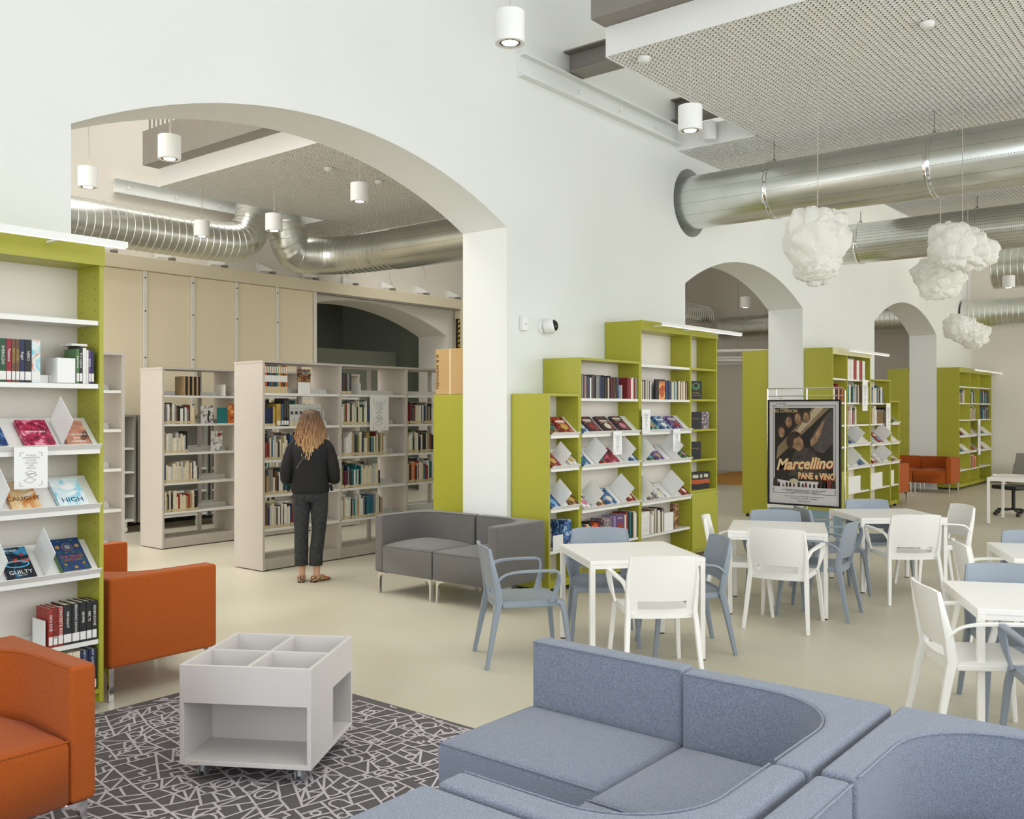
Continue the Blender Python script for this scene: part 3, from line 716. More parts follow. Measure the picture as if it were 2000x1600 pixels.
def green_unit(x0, bays, H, label, yf=YF, yb=Y1 - .005, fascia=0, lamp=None, back=True, g=GREEN, edge=None, sgn=1, group='lime green bookcases along the wall'):
    """bays: [(width, [(z, kind)], door)] ; front at yf looking to -Y (sgn 1) """
    W = sum(b[0] for b in bays); t = thing('green_bookcase', label, 'bookcase', (x0, yf, 0), group=group)
    D = abs(yb - yf); T = .024
    def B(mb, n, m, **k):
        if sgn < 0: mb.v = [(a, -b, c) for a, b, c in mb.v]; mb.f = [tuple(reversed(f)) for f in mb.f]
        return mb.build(n, m, t, **k)
    x = 0
    B(MB().box(0, T, 0, D, .05, H), 'side_panel', g)
    for i, (w_, levels, door) in enumerate(bays):
        last = i == len(bays) - 1
        xi, xo = x + (T if i == 0 else T / 2), x + w_ - (T if last else T / 2)
        if last: B(MB().box(x + w_ - T, x + w_, 0, D, .05, H), 'side_panel', g)
        else: B(MB().box(x + w_ - T / 2, x + w_ + T / 2, .001, D - .001, .05, H - T), 'divider', g)
        B(MB().box(xi, xo, .025, D - .1, .05, .12), 'plinth', g)
        if back: B(MB().box(xi, xo, .262, .27, .12, H - T), 'back_panel', WALLB)
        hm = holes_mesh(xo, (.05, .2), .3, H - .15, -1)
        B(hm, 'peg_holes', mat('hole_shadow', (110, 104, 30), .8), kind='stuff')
        for z, kind in levels:
            if kind == 's':
                o = bpy.data.objects.new('shelf', shelf_mesh(xo - xi - .004, .245)); C.objects.link(o); o.parent = t; o.location = (xi + .002, .008, z)
            elif kind == 't':
                o = bpy.data.objects.new('display_shelf', tray_mesh(xo - xi - .004)); C.objects.link(o); o.parent = t; o.location = (xi + .002, -.012, z)
            elif kind == 'g': B(MB().box(xi, xo, .004, .26, z - .024, z), 'green_shelf', g)
        if door:
            d = B(MB().box(xi - .01, xo + .01, -.018, 0, .1, door - .024), 'door', g, bevel=.002, seg=1)
            k = MB().cyl((xo - .04, -.018, door - .07), (xo - .04, -.034, door - .07), .012, n=12).build('knob', CHROME, d, smooth=True)
        x += w_
    B(MB().box(T, W - T, .002, D, H - T, H - .0), 'top_panel', g)
    if fascia:
        B(MB().box(-.002, W + .002, -.012, 0, H - fascia, H + .002), 'fascia', edge or g)
        B(MB().box(T, W - T, 0, .26, H - fascia, H - fascia + .012), 'soffit_panel', g)
    for fx in (.06, W - .06):
        B(MB().cyl((fx, .06, 0), (fx, .06, .05), .022, n=12), 'foot', BLACK)
        B(MB().cyl((fx, D - .06, 0), (fx, D - .06, .05), .022, n=12), 'foot', BLACK)
    if lamp:
        la, lb = lamp; zb = H - .06
        lt = thing('shelf_lamp', 'slim white bar lamp above ' + lamp_names.pop(0), 'lamp', (x0 + la, yf - .22, zb))
        MB().box(0, lb - la, -.015, .02, 0, .035).build('lamp_bar', WHITE, lt)
        MB().box(.01, lb - la - .01, -.01, .015, -.003, 0).build('diffuser', BARGLOW, lt)
        for k in range(3):
            ax = .15 + (lb - la - .5) * k / 2
            MB().box(ax, ax + .012, .02, .21, .006, .016).build('lamp_arm', WHITE, lt)
    return t
lamp_names = ['the left green bookcase', 'the tall green bookcase by the tables', 'the green bookcase behind the poster', 'the farthest green bookcase']
LV = [2.2, 1.83, 1.48, 1.16, .75, .375]
# left unit (runs out of the frame)
LX0 = -.0
LL = [(2.225, 's'), (1.865, 's'), (1.50, 't'), (1.165, 't'), (.795, 't'), (.41, 's'), (.125, 'g')]
green_unit(.57, [(1.05, LL, 0), (1.07, LL, 0)], 2.68, 'lime green bookcase at the left edge, full of display books', fascia=.14, lamp=(-.2, 2.14))
green_unit(6.93, [(.5, [(1.48, 't'), (1.17, 't'), (.79, 't'), (.40, 's')], 0)], 1.87, 'narrow low green bookcase beside the white pillar')
green_unit(7.432, [(1.108, [(1.83, 's'), (1.48, 't'), (1.16, 't'), (.745, 't'), (.375, 's')], 0)], 2.225, 'middle-height green bookcase between the low and the tall one')
green_unit(8.542, [(1.11, [(2.2, 's'), (1.83, 's'), (1.48, 't'), (1.15, 't'), (.73, 't'), (.375, 's')], 0), (.65, [(2.2, 'g'), (1.84, 'g'), (1.49, 'g'), (1.14, 'g'), (.78, 'g')], .78)], 2.665,
           'tallest green bookcase with a cupboard door, behind the tables', fascia=.1, lamp=(.1, 1.95))
LIGHTED = mat('lamplit_edge', (226, 222, 176), .5)  # bar lamp's light painted into the green fascia as cream
green_unit(14.1, [(.63, [(2.2, 's'), (1.83, 's'), (1.48, 's'), (1.14, 's')], .78), (1.08, [(2.2, 's'), (1.83, 's'), (1.48, 's'), (1.16, 't'), (.8, 't'), (.4, 's')], 0)], 2.665, 'tall green bookcase partly hidden by the framed poster', fascia=.1, lamp=(.1, 1.95), edge=LIGHTED)
green_unit(15.812, [(1.05, [(1.83, 's'), (1.48, 's'), (1.14, 't'), (.8, 't'), (.4, 's')], 0)], 2.23, 'middle-height green bookcase right of the framed poster')
green_unit(16.864, [(.5, [(1.48, 't'), (1.14, 't'), (.8, 't'), (.4, 's')], 0)], 1.87, 'narrow low green bookcase next to the far orange sofas')
FL = [(2.22, 's'), (1.86, 's'), (1.5, 's'), (1.15, 't'), (.8, 't'), (.42, 's')]
green_unit(21.45, [(.95, FL, 0), (.8, FL, 0), (1.15, FL, 0)], 2.62, 'farthest green bookcase standing against the end wall', fascia=.1, lamp=(.4, 3.2))
for x0, wd, h, lab in ((6.93, 1.6, 1.87, 'low green bookcase behind the pillar carrying the cardboard box'), (14.1, 1.7, 2.665, 'green bookcase side seen through the middle arch'), (21.4, 1.7, 2.62, 'green bookcase side seen through the farthest arch')):
    green_unit(x0, [(wd, [(.8, 'g'), (1.2, 'g'), (1.6, 'g')], 0)], h, lab, yf=6.67, yb=6.22, sgn=-1, back=False)
t = thing('cardboard_box', 'brown cardboard box on the green bookcase behind the pillar', 'box', (7.12, 6.42, 1.872))
MB().box(-.19, .2, -.19, .22, 0, .46).build('carton', CARD, t, bevel=.004, seg=1)
MB().box(-.1925, -.19, .0, .03, 0, .46).build('tape_strip', mat('carton_edge', (222, 196, 150), .7), t)
text('K R AMMWEN', .055, frame((-.193, .195, .23), (0, 0, -1), (0, -1, 0)), INK, t, sx=1.0)

# ---- left unit contents (near, with own parts)
xr = 2.69 - .024
def near_book(x, y, z, th, dp, h, col, label, group, title=None, tcol=WLBL, tsz=.02, lbl=True, art=None, lean=0, stack=None):
    t = thing('book', label, 'book', (x, y, z), group=group); m = art or BM[col]; NB[0] += 1
    MB().box(0, .003, 0, dp, 0, h).box(th - .003, th, 0, dp, 0, h).box(.003, th - .003, 0, .003, 0, h).build('cover', m, t)
    MB().box(.003, th - .003, .003, dp - .004, .004, h - .004).build('page_block', PAGE, t)
    if lbl: MB().box(.001, th - .001, -.001, 0, .012, .058).build('spine_label', WLBL, t)
    if title: text(title, tsz, frame((th / 2, -.0015, h * .62), (0, 0, -1), (1, 0, 0)), tcol, t)
    if lean: t.rotation_euler = (0, lean, 0)
    return t
G1 = 'paperbacks on the second shelf of the left bookcase'
def L2(px0, px1, ytop, zs, cols):
    pass
x = 2.69 - .024 - .075
specs = [('black', .02, .23), ('white', .018, .2), ('purple', .012, .2), ('navy', .012, .19)]
xx = 2.538
for i, (c, th, h, ti) in enumerate((('green', .016, .195, 'bambina'), ('black', .017, .21, 'Ero cattiva'), ('white', .02, .2, None), ('white', .01, .19, None), ('purple', .012, .19, 'amica'), ('navy', .016, .185, None))):
    near_book(xx, YF + .01, 1.866, th, .14, h, c, '%s paperback %s, beside the white bookend on the second shelf' % (c, ('with green cover', 'lettered in white', 'thick and plain', 'thin and plain', 'with a pale title', 'at the right end')[i]), G1, ti, tsz=.02); xx += th + .002
o = MB().box(0, .09, 0, .15, 0, .012).build('book', BM['white'], loc=(2.52, YF + .03, 2.078)); o = tag(o, 'white slim book lying on top of the right-hand paperbacks', 'book', G1)
bookend(2.43, YF + .015, 1.866, 'white square bookend beside the paperbacks, second shelf, left bookcase', d=.13, h=.14)
o = thing('bookend', 'wide white bookend face, second shelf of the left bookcase', 'bookend', (2.432, YF + .010, 1.866), group='white bookends')
MB().box(0, .10, 0, .003, 0, .14).build('face_plate', WHITE, o); MB().box(0, .10, 0, .1, 0, .002).build('base_plate', WHITE, o)
xx = 2.34
for c, th, ti in (('sky blue', .045, 'mare aperto'),): 
    near_book(xx - th, YF + .01, 1.866, th, .15, .232, c, 'thick sky blue novel at the right end of the tall row', G1, ti, art=art_mat('art_beach', (120, 200, 220), (210, 70, 40), (220, 230, 225), 9)); xx -= th + .002
for i, (c, th, ti, lab) in enumerate((('black', .034, 'NERO', 'black and red novel with white title, in the tall row'), ('navy', .024, 'Sogni', 'blue-violet novel with a white title block, in the tall row'), ('brown', .019, 'ANGELI', 'brown novel with gold letters, right of its twin'), ('brown', .019, 'DEMONI', 'brown novel with gold letters, left of its twin'),
                       ('crimson', .024, 'Passione', 'crimson novel beside the dark green one'), ('dark green', .034, 'SMERALDO', 'dark green novel with a white title block'), ('blue', .04, 'CIELO', 'blue novel left of the dark green one'), ('red', .03, 'FUOCO', 'red novel at the left end of the tall row'))):
    near_book(xx - th, YF + .01, 1.866, th, .15, .23, c, lab, G1, ti, tcol=BM['yellow'] if c == 'brown' else WLBL); xx -= th + .002
for q in range(2): 
    o = MB().box(0, .06, 0, .08, 0, .045).build('card_box', PAPER, loc=(2.36 + q * .065, YF + .09, 1.866)); tag(o, ('left', 'right')[q] + ' small white index box behind the bookend', 'box', 'small index boxes')
# sloping shelves of the left unit
TI = mat('title_white', (245, 245, 240), .5); BLK = INK
def TB(*a, **k): return tray_book(*a, **k)
Z1, Z2, Z3 = 1.50, 1.165, .795
yt = YF - .012
TB(2.02, yt, Z1, .14, .2, .03, ART['blue'], 'blue-covered book cut by the left picture edge, top sloping shelf')
TB(2.25, yt, Z1, .16, .20, .028, ART['magenta'], 'magenta book with a glittering necklace cover', texts=(('INSEPARABILE', .017, .5, .52, TI, {}),))
tray_rest(2.452, yt, Z1, 'white rest between the magenta and the brown book', sq=.2)
TB(2.475, yt, Z1, .14, .20, .022, art_mat('art_dusk', (96, 60, 52), (226, 180, 150), (200, 140, 120), 6), 'brown dusk-coloured book at the right end, top sloping shelf', texts=(('Ti cercherò', .026, .5, .42, TI, {}), ('per', .026, .5, .28, TI, {}), ('sempre', .026, .5, .14, TI, {})))
TB(2.18, yt, Z2, .155, .21, .02, art_mat('art_sand', (214, 130, 60), (244, 236, 220), (232, 200, 150), 8), 'cream and orange book titled Caught on the middle sloping shelf', texts=(('CAUGHT', .043, .52, .36, mat('title_brown', (96, 56, 22), .5), {}),))
tray_rest(2.13, yt, Z2, 'white rest left of the cream and orange book')
TB(2.43, yt, Z2, .165, .21, .02, art_mat('art_ice', (150, 214, 236), (246, 248, 248), (220, 236, 242), 9), 'pale blue book titled High on the middle sloping shelf', texts=(('HIGH', .05, .52, .2, mat('title_navy', (24, 48, 84), .5), {}),))
TB(2.165, yt, Z3, .145, .22, .022, art_mat('art_guilty', (14, 16, 22), (60, 150, 200), (20, 30, 50), 7), 'black book with flame and blue ring cover, titled Guilty', texts=(('ROKIA', .022, .45, .9, TI, {}), ('GUILTY', .036, .5, .2, TI, {}), ('DARK YOU', .01, .5, .1, TI, {})))
fl = NB
gb = [o for o in C.objects if o.get('label', '').endswith('titled Guilty')][0]
Mg = Matrix.Translation(TU * .006 + TN * .006) @ frame((0, 0, 0), (1, 0, 0), TU)
f_ = MB()
for k in range(22):
    a = .01 + k * .006; hh = R.uniform(.012, .035); f_.add([(a, .115, .0227), (a + .009, .115, .0227), (a + .0045 + R.uniform(-.003, .003), .115 + hh, .0227)], [(0, 1, 2)], 0, Mg)
f_.build('flame_print', mat('flame_orange', (214, 84, 30), .5), gb, kind='stuff')
f_ = MB(); ri = [[(.072 + (.055 + a) * math.cos(q), .1 + (.018 + b) * math.sin(q), .0228) for q in [2 * PI * j / 24 for j in range(24)]] for a, b in ((0, 0), (.008, .007))]
f_.rings(ri, cap=False, M=Mg); f_.build('ring_print', mat('ring_blue', (80, 190, 225), .5), gb)
f_ = MB().prism([(.11 + .012 * math.cos(a), .165 + .012 * math.sin(a)) for a in [2 * PI * j / 16 for j in range(16)]], .0222, .0228, 0, Mg); f_.build('seal_print', BM['red'], gb)
tray_rest(2.36, yt, Z3, 'white rest between the Guilty and the Truth Untold books', sq=.19)
tb = TB(2.445, yt, Z3, .16, .235, .034, mat('art_truth', (34, 62, 110), .4), 'dark blue book with sunflower and vine decoration, titled The Truth Untold', spine=BM['green'], texts=(('THE TRUTH', .024, .5, .42, BM['orange'], {}), ('UNTOLD', .024, .5, .32, BM['orange'], {})))
f_ = MB()
def disc(mb, cx, cy, r, z, n=14, M=None): mb.prism([(cx + r * math.cos(2 * PI * j / n), cy + r * math.sin(2 * PI * j / n)) for j in range(n)], z, z + .0004, 0, M)
for j in range(16):
    a = 2 * PI * j / 16; cx, cy = .08 + .027 * math.cos(a), .17 + .027 * math.sin(a); f_.prism([(cx + .005 * math.cos(a), cy + .005 * math.sin(a)), (cx + .004 * math.cos(a + 2), cy + .004 * math.sin(a + 2)), (cx + .004 * math.cos(a - 2), cy + .004 * math.sin(a - 2))][::1], .0344, .0348, 0, Mg)
for cx in (.025, .135):
    disc(f_, cx, .175, .012, .0344, M=Mg)
disc(f_, .03, .045, .008, .0344, M=Mg); disc(f_, .08, .02, .01, .0344, M=Mg); disc(f_, .13, .045, .008, .0344, M=Mg)
f_.build('sunflower_print', BM['ochre'], tb, kind='stuff')
f_ = MB(); disc(f_, .08, .17, .016, .0349, M=Mg); disc(f_, .025, .175, .006, .0349, M=Mg); disc(f_, .135, .175, .006, .0349, M=Mg); f_.build('flower_centre_print', BM['grey'], tb, kind='stuff')
f_ = MB()
for sx_ in (0, 1):
    for k in range(9):
        y_ = .012 + k * .015; a = .012 + (k % 3) * .004
        xs_ = (a, a + .016) if sx_ == 0 else (.16 - a - .016, .16 - a)
        f_.box(xs_[0], xs_[1], y_, y_ + .003, .0344, .0348, 0, Mg); f_.box(xs_[0], xs_[0] + .002, y_, y_ + .012, .0344, .0348, 0, Mg)
for cx, cy in ((.045, .218), (.115, .218), (.06, .128), (.1, .128), (.055, .075), (.105, .075)): f_.prism([(cx - .014, cy), (cx, cy - .005), (cx + .014, cy + .002), (cx, cy + .005)], .0344, .0348, 0, Mg)
f_.build('vine_print', BM['green'], tb, kind='stuff')
tray_rest(2.12, yt, Z3, 'white rest at the left picture edge, bottom sloping shelf')
# notice sheet
def notice(x, y, z, w, h, lab, rz=0, name='notice'):
    t = thing(name, lab, 'notice', (x, y, z), rz, group='paper notices taped to the shelves')
    MB().box(0, w, 0, .0008, -h, 0).build('paper_sheet', PAPER, t)
    F = lambda cx, cz: frame((w * cx, -.0012, -h * cz), (1, 0, 0), (0, 0, 1))
    for i, s in enumerate(('SI PREGA', 'GENTILMENTE', 'DI NON', 'TOCCARE I', 'LIBRI', 'ESPOSTI')): text(s, h * .062, F(.5, .2 + i * .062), FAINT, t)
    m = MB()
    for (cx, cz, dx, dz) in ((.48, .62, .16, .05), (.52, .68, .16, .05), (.46, .8, .18, .07)):
        P = [(cx - dx, cz), (cx, cz - dz), (cx + dx, cz), (cx, cz + dz)]
        for a, b in zip(P, P[1:] + P[:1]):
            v = Vector((b[0] - a[0], b[1] - a[1])).normalized() * .004; nx, nz = -v.y, v.x
            m.add([(w * (a[0] + nx), -.001, -h * (a[1] + nz)), (w * (b[0] + nx), -.001, -h * (b[1] + nz)), (w * (b[0] - nx), -.001, -h * (b[1] - nz)), (w * (a[0] - nx), -.001, -h * (a[1] - nz))], [(0, 1, 2, 3)])
    for (cx, cz) in ((.17, .13), (.83, .13), (.17, .93), (.83, .93)):
        sx = 1 if cx < .5 else -1; sz = 1 if cz < .5 else -1
        m.box(*sorted((w * cx, w * (cx + .12 * sx))), -.001, -.0004, *sorted((-h * cz, -h * (cz + .006)))); m.box(*sorted((w * cx, w * (cx + .01 * sx))), -.001, -.0004, *sorted((-h * cz, -h * (cz + .1 * sz))))
    m.build('book_drawing', mat('drawing_ink', (90, 88, 92), .7), t, kind='stuff')
    return t
notice(2.18, yt - .032, Z1 + .02, .175, .222, 'white notice with book drawing hanging from the left bookcase')
# shelf .41 : red and black thrillers
xx = 2.655
for c, ti, th, lab in (('black', 'REDENZIONE', .026, 'black novel at the right end with small red word'), ('black', 'PER TE', .03, 'black novel second from the right end'), ('black', 'SEMPRE', .034, 'black novel third from the right end'), ('black', 'BREAKING DAWN', .042, 'thick black novel fourth from the right end'), ('black', 'MIDNIGHT', .044, 'thick black novel beside the red ones'),
                       ('red', 'CONCRETE ROSE', .027, 'bright red novel titled Concrete Rose'), ('red', 'THE HATE U GIVE', .024, 'red novel with black and white title'), ('red', 'NOI DUE', .022, 'red novel at the left end beside the bookend')):
    near_book(xx - th, YF + .01, .412, th, .15, .222 if c == 'black' else .215, c, lab, 'red and black novels, lower shelf of the left bookcase', ti, tsz=.019 if c == 'black' else .022, tcol=INK if ti == 'THE HATE U GIVE' else WLBL); xx -= th + .003
t = thing('bookend', 'white bookend holding the red novels, lower shelf, left bookcase', 'bookend', (xx - .01, YF + .02, .412), group='white bookends')
MB().box(-.003, 0, 0, .15, 0, .15).build('upright_plate', WHITE, t); MB().box(-.1, -.003, 0, .15, 0, .002).build('base_plate', WHITE, t)
xx = 2.655
for c, ti, th, lab in (('navy', 'NOT QUITE DEAD YET', .044, 'navy novel titled Not Quite Dead Yet, at the right end'), ('navy', 'NOT QUITE DEAD YET', .044, 'second navy novel of the same title, bottom shelf'), ('cream', None, .04, 'thick cream paperback left of the navy novels'), ('cream', None, .045, 'cream paperback between two others, bottom shelf'), ('dark red', None, .03, 'dark red and black paperback on the bottom shelf'), ('black', None, .03, 'black paperback on the bottom shelf'), ('white', None, .04, 'white paperback at the left end, bottom shelf')):
    near_book(xx - th, YF + .015, .126, th, .15, .235, c, lab, 'novels on the bottom shelf of the left bookcase', ti, tsz=.017); xx -= th + .003
# small outlet panel
o = MB().box(0, .08, 0, .008, 0, .13).build('socket_plate', WHITE, loc=(1.96, YF + .252, .5)); tag(o, 'white socket plate behind the lower left shelf', 'socket')

# ---- right wall units contents
UG = 'books in the green bookcases by the tables'
w1 = 'top row of the middle-height green bookcase'
x = row(7.46, 8.02, YF + .01, 1.831, .2, .235, 'dark', 'upper shelf, middle green bookcase', UG, tmin=.014, tmax=.028)
for i in range(5): 
    c = ('dark red', 'black', 'brown', 'black', 'blue')[i]
    put_book(x + .03 * i, YF + .01, 1.831, .022, .15, .215, c, 0, '%s paperback leaning against the upper bookend, %s of five' % (c, ORD[i]), UG, lean=-.08)
bookend(8.2, YF + .01, 1.831, 'large white bookend on the upper shelf, middle green bookcase', d=.24, h=.14, flip=-1)
row(8.32, 8.515, YF + .01, 1.831, .2, .225, 'dark', 'right end, upper shelf, middle green bookcase', UG, tmin=.02, tmax=.03)
row(8.58, 8.80, YF + .01, 1.831, .19, .205, 'mix', 'left end, upper shelf, tall green bookcase', UG, tmin=.012, tmax=.022)
t = thing('book', 'black picture book with red cloth cover facing out, upper shelf, tall bookcase', 'book', (8.91, YF + .03, 1.831), group=UG)
MB().box(0, .2, 0, .02, 0, .22).build('cover', BM['black'], t); MB().box(.07, .2, -.001, 0, .0, .2).build('cover_print', ART['orange'], t)
row(9.12, 9.64, YF + .01, 1.831, .19, .215, 'mix', 'right end, upper shelf, tall green bookcase', UG, tmin=.012, tmax=.024)
for i, (xa, z, m, wd, h, ttl, lab) in enumerate(((9.69, 1.841, 'dark floral', .14, .215, 'MYRA SA TUTTO', 'black book with a green eye, narrow bay of the tall bookcase'), (9.69, 1.491, 'dark floral', .14, .2, 'POISON', 'dark decorated book left of the pale one, narrow bay'),
                                  (9.87, 1.491, 'patterned', .15, .2, None, 'pale book with red tree pattern, narrow bay'), (9.69, 1.141, 'dark floral', .13, .2, 'PIACERE', 'black and red book alone in the narrow bay'), (9.71, .782, 'dark floral', .11, .2, None, 'dark book with orange band, left of the trio'), (9.83, .782, 'dark floral', .11, .2, None, 'dark book with orange band, middle of the trio'), (9.95, .782, 'dark floral', .12, .2, None, 'dark book with orange band, right of the trio'))):
    t = thing('book', lab, 'book', (xa + .17 - (.02 if xa > 9.8 else 0), YF + .125, z), math.radians(-48 if xa != 9.83 else -46), group='books standing face out in the narrow green bay'); NB[0] += 1
    MB().box(0, wd, 0, .025, 0, h).build('cover', ART['patterned'] if m == 'patterned' else BM['black'], t)
    if i == 0:
        MB().prism([(.07 + .05 * math.cos(a), .15 + .045 * math.sin(a)) for a in [2 * PI * j / 24 for j in range(24)]], 0, .001, 0, frame((0, 0, 0), (1, 0, 0), (0, 0, 1))).build('eye_print', BM['green'], t)
        MB().prism([(.07 + .02 * math.cos(a), .16 + .02 * math.sin(a)) for a in [2 * PI * j / 24 for j in range(24)]], .001, .002, 0, frame((0, 0, 0), (1, 0, 0), (0, 0, 1))).build('pupil_print', INK, t)
        text('MYRA', .03, frame((.07, -.002, .07), (1, 0, 0), (0, 0, 1)), BM['yellow'], t); text('SA TUTTO', .024, frame((.07, -.002, .04), (1, 0, 0), (0, 0, 1)), BM['yellow'], t)
    elif ttl: text(ttl, .024, frame((wd / 2, -.002, .12), (1, 0, 0), (0, 0, 1)), BM['tan'], t)
    elif m != 'patterned': MB().box(0, wd, -.001, 0, .06, .11).build('band_print', BM['orange'], t); MB().box(.02, wd - .02, -.001, 0, .13, .17).build('title_print', BM['cream'], t)
def tb(x, z, m, lab, w_=.13, h=.195, th=.024): tray_book(x, yt, z, w_, h, th, ART[m], lab)
# narrow low bookcase
tb(6.96, 1.48, 'brown', 'dark book at the left end, top slope, narrow low bookcase', .1); tb(7.12, 1.48, 'red', 'dark red book with white horned figure, narrow low bookcase', .19, .215)
tb(6.96, 1.17, 'red', 'red-orange illustrated book, middle slope, narrow low bookcase', .14, .21); tray_rest(7.14, yt, 1.17, 'white rest on the middle slope of the narrow low bookcase'); tb(7.24, 1.17, 'pale', 'pale book behind the rest, middle slope, narrow low bookcase', .14)
tb(6.96, .79, 'blue', 'blue patterned book, bottom slope, narrow low bookcase', .13, .2); tray_rest(7.13, yt, .79, 'white rest on the bottom slope of the narrow low bookcase', .19); tb(7.26, .79, 'brown', 'pale brown book, bottom slope, narrow low bookcase', .13)
# middle bookcase
for i, (x, m, lab) in enumerate(((7.46, 'blue', 'blue and white book at the left end'), (7.58, 'dark floral', 'first dark violet book'), (7.86, 'dark floral', 'black book with white ruled title'), (8.14, 'dark floral', 'black book with red creature'))): tb(x, 1.48, m, lab + ', top slope, middle-height bookcase', .2 if i else .1, .215)
tb(7.46, 1.16, 'blue', 'blue and yellow book, middle slope, middle-height bookcase', .13); tray_rest(7.72, yt, 1.16, 'left white rest, middle slope, middle-height bookcase', .2)
tb(7.78, 1.16, 'red', 'dark small book, middle slope, middle-height bookcase', .12); tb(7.94, 1.16, 'magenta', 'pink book under the notice, middle slope, middle-height bookcase', .18, .21); tray_rest(8.25, yt, 1.16, 'right white rest, middle slope, middle-height bookcase', .2); tb(8.34, 1.16, 'blue', 'blue and gold book right of the rest, middle-height bookcase', .13)
tb(7.46, .745, 'pale', 'white book at the left end, bottom slope, middle-height bookcase', .16); tray_rest(7.66, yt, .745, 'left white rest, bottom slope, middle-height bookcase', .2); tb(7.74, .745, 'brown', 'brown patterned book, bottom slope, middle-height bookcase', .12)
tb(7.9, .745, 'blue', 'blue book with orange spine, bottom slope, middle-height bookcase', .17, .22); tray_rest(8.2, yt, .745, 'right white rest, bottom slope, middle-height bookcase', .22); tb(8.3, .745, 'red', 'dark red book behind the right rest, middle-height bookcase', .13)
# tall bookcase
tb(8.58, 1.48, 'red', 'dark book behind the notice, top slope, tall bookcase', .1)
for i, (x, m, lab) in enumerate(((8.72, 'teal', 'teal marbled book'), (8.98, 'blue', 'blue-green bordered book'), (9.26, 'purple', 'dark flowered book'))): tb(x, 1.48, m, lab + ', top slope, tall bookcase', .2, .21)
tray_rest(8.62, yt, 1.15, 'left white rest, middle slope, tall bookcase', .2); tb(8.7, 1.15, 'green', 'green flowered book, middle slope, tall bookcase', .12); tb(8.86, 1.15, 'purple', 'violet portrait book, middle slope, tall bookcase', .17, .21); tray_rest(9.22, yt, 1.15, 'right white rest, middle slope, tall bookcase', .22); tb(9.46, 1.15, 'green', 'patterned book right of the rest, middle slope, tall bookcase', .12)
tray_rest(8.62, yt, .73, 'left white rest, bottom slope, tall bookcase', .2); tb(8.7, .73, 'patterned', 'cream book with black letters, bottom slope, tall bookcase', .14); tb(8.9, .73, 'pale', 'white and blue tower book, bottom slope, tall bookcase', .17, .22); tray_rest(9.24, yt, .73, 'right white rest, bottom slope, tall bookcase', .22); tb(9.46, .73, 'red', 'dark red book right of the rest, bottom slope, tall bookcase', .12)
# lower rows
t = near_book(7.2, YF + .02, .402, .12, .16, .27, 'navy', 'large blue picture book on the bottom shelf, narrow low bookcase', UG, lbl=False, art=ART['blue'])
near_book(6.97, YF + .02, .402, .03, .16, .22, 'brown', 'dark patterned spine at the left end, narrow low bookcase', UG, lbl=False, art=ART['patterned'])
o = thing('bookend', 'white bookend on the bottom shelf of the narrow low bookcase', 'bookend', (7.02, YF + .015, .402), group='white bookends'); MB().box(0, .16, 0, .003, 0, .14).build('face_plate', WHITE, o); MB().box(0, .16, .003, .1, 0, .002).build('base_plate', WHITE, o)
x = row(7.46, 7.86, YF + .01, .377, .19, .235, 'red', 'bottom row, middle green bookcase', UG, tmin=.02, tmax=.035)
near_book(7.87, YF + .01, .377, .13, .16, .25, 'cream', 'cream book with brown ornamental cover, bottom row, middle bookcase', UG, lbl=False, art=ART['patterned'])
near_book(8.06, YF + .01, .377, .02, .16, .26, 'lilac', 'pale spine left of the violet portrait book, bottom row', UG, lbl=False)
t = near_book(8.085, YF + .01, .377, .16, .04, .27, 'purple', 'violet book with red-haired portrait, bottom row, middle bookcase', UG, lbl=False)
MB().prism([(.08 + .055 * math.cos(a), .12 + .07 * math.sin(a)) for a in [2 * PI * j / 20 for j in range(20)]], 0, .001, 0, frame((0, 0, 0), (1, 0, 0), (0, 0, 1))).build('portrait_print', BM['red'], t)
text('HOLLY', .03, frame((.08, -.002, .23), (1, 0, 0), (0, 0, 1)), TI, t)
row(8.26, 8.52, YF + .01, .377, .25, .28, 'red', 'bottom row right, middle green bookcase', UG, tmin=.02, tmax=.035)
near_book(8.58, YF + .01, .377, .17, .16, .25, 'white', 'white book block at the left end, bottom row, tall bookcase', UG, lbl=False)
row(8.76, 9.07, YF + .01, .377, .2, .27, 'mix', 'bottom row, tall green bookcase', UG, tmin=.016, tmax=.03)
o = thing('bookend', 'white bookend on the bottom shelf of the tall green bookcase', 'bookend', (9.08, YF + .02, .377), group='white bookends'); MB().box(0, .2, 0, .003, 0, .2).build('face_plate', WHITE, o); MB().box(0, .2, .003, .12, 0, .002).build('base_plate', WHITE, o)
near_book(9.33, YF + .05, .377, .12, .04, .28, 'brown', 'brown book behind the bookend, bottom row, tall bookcase', UG, lbl=False, art=ART['brown'])
notice(7.95, yt - .035, 1.50, .16, .235, 'paper notice on the middle-height green bookcase'); notice(8.505, yt - .035, 1.72, .16, .25, 'paper notice hanging between middle-height and tall bookcases'); notice(9.16, yt - .035, 1.50, .16, .24, 'paper notice on the tall green bookcase')

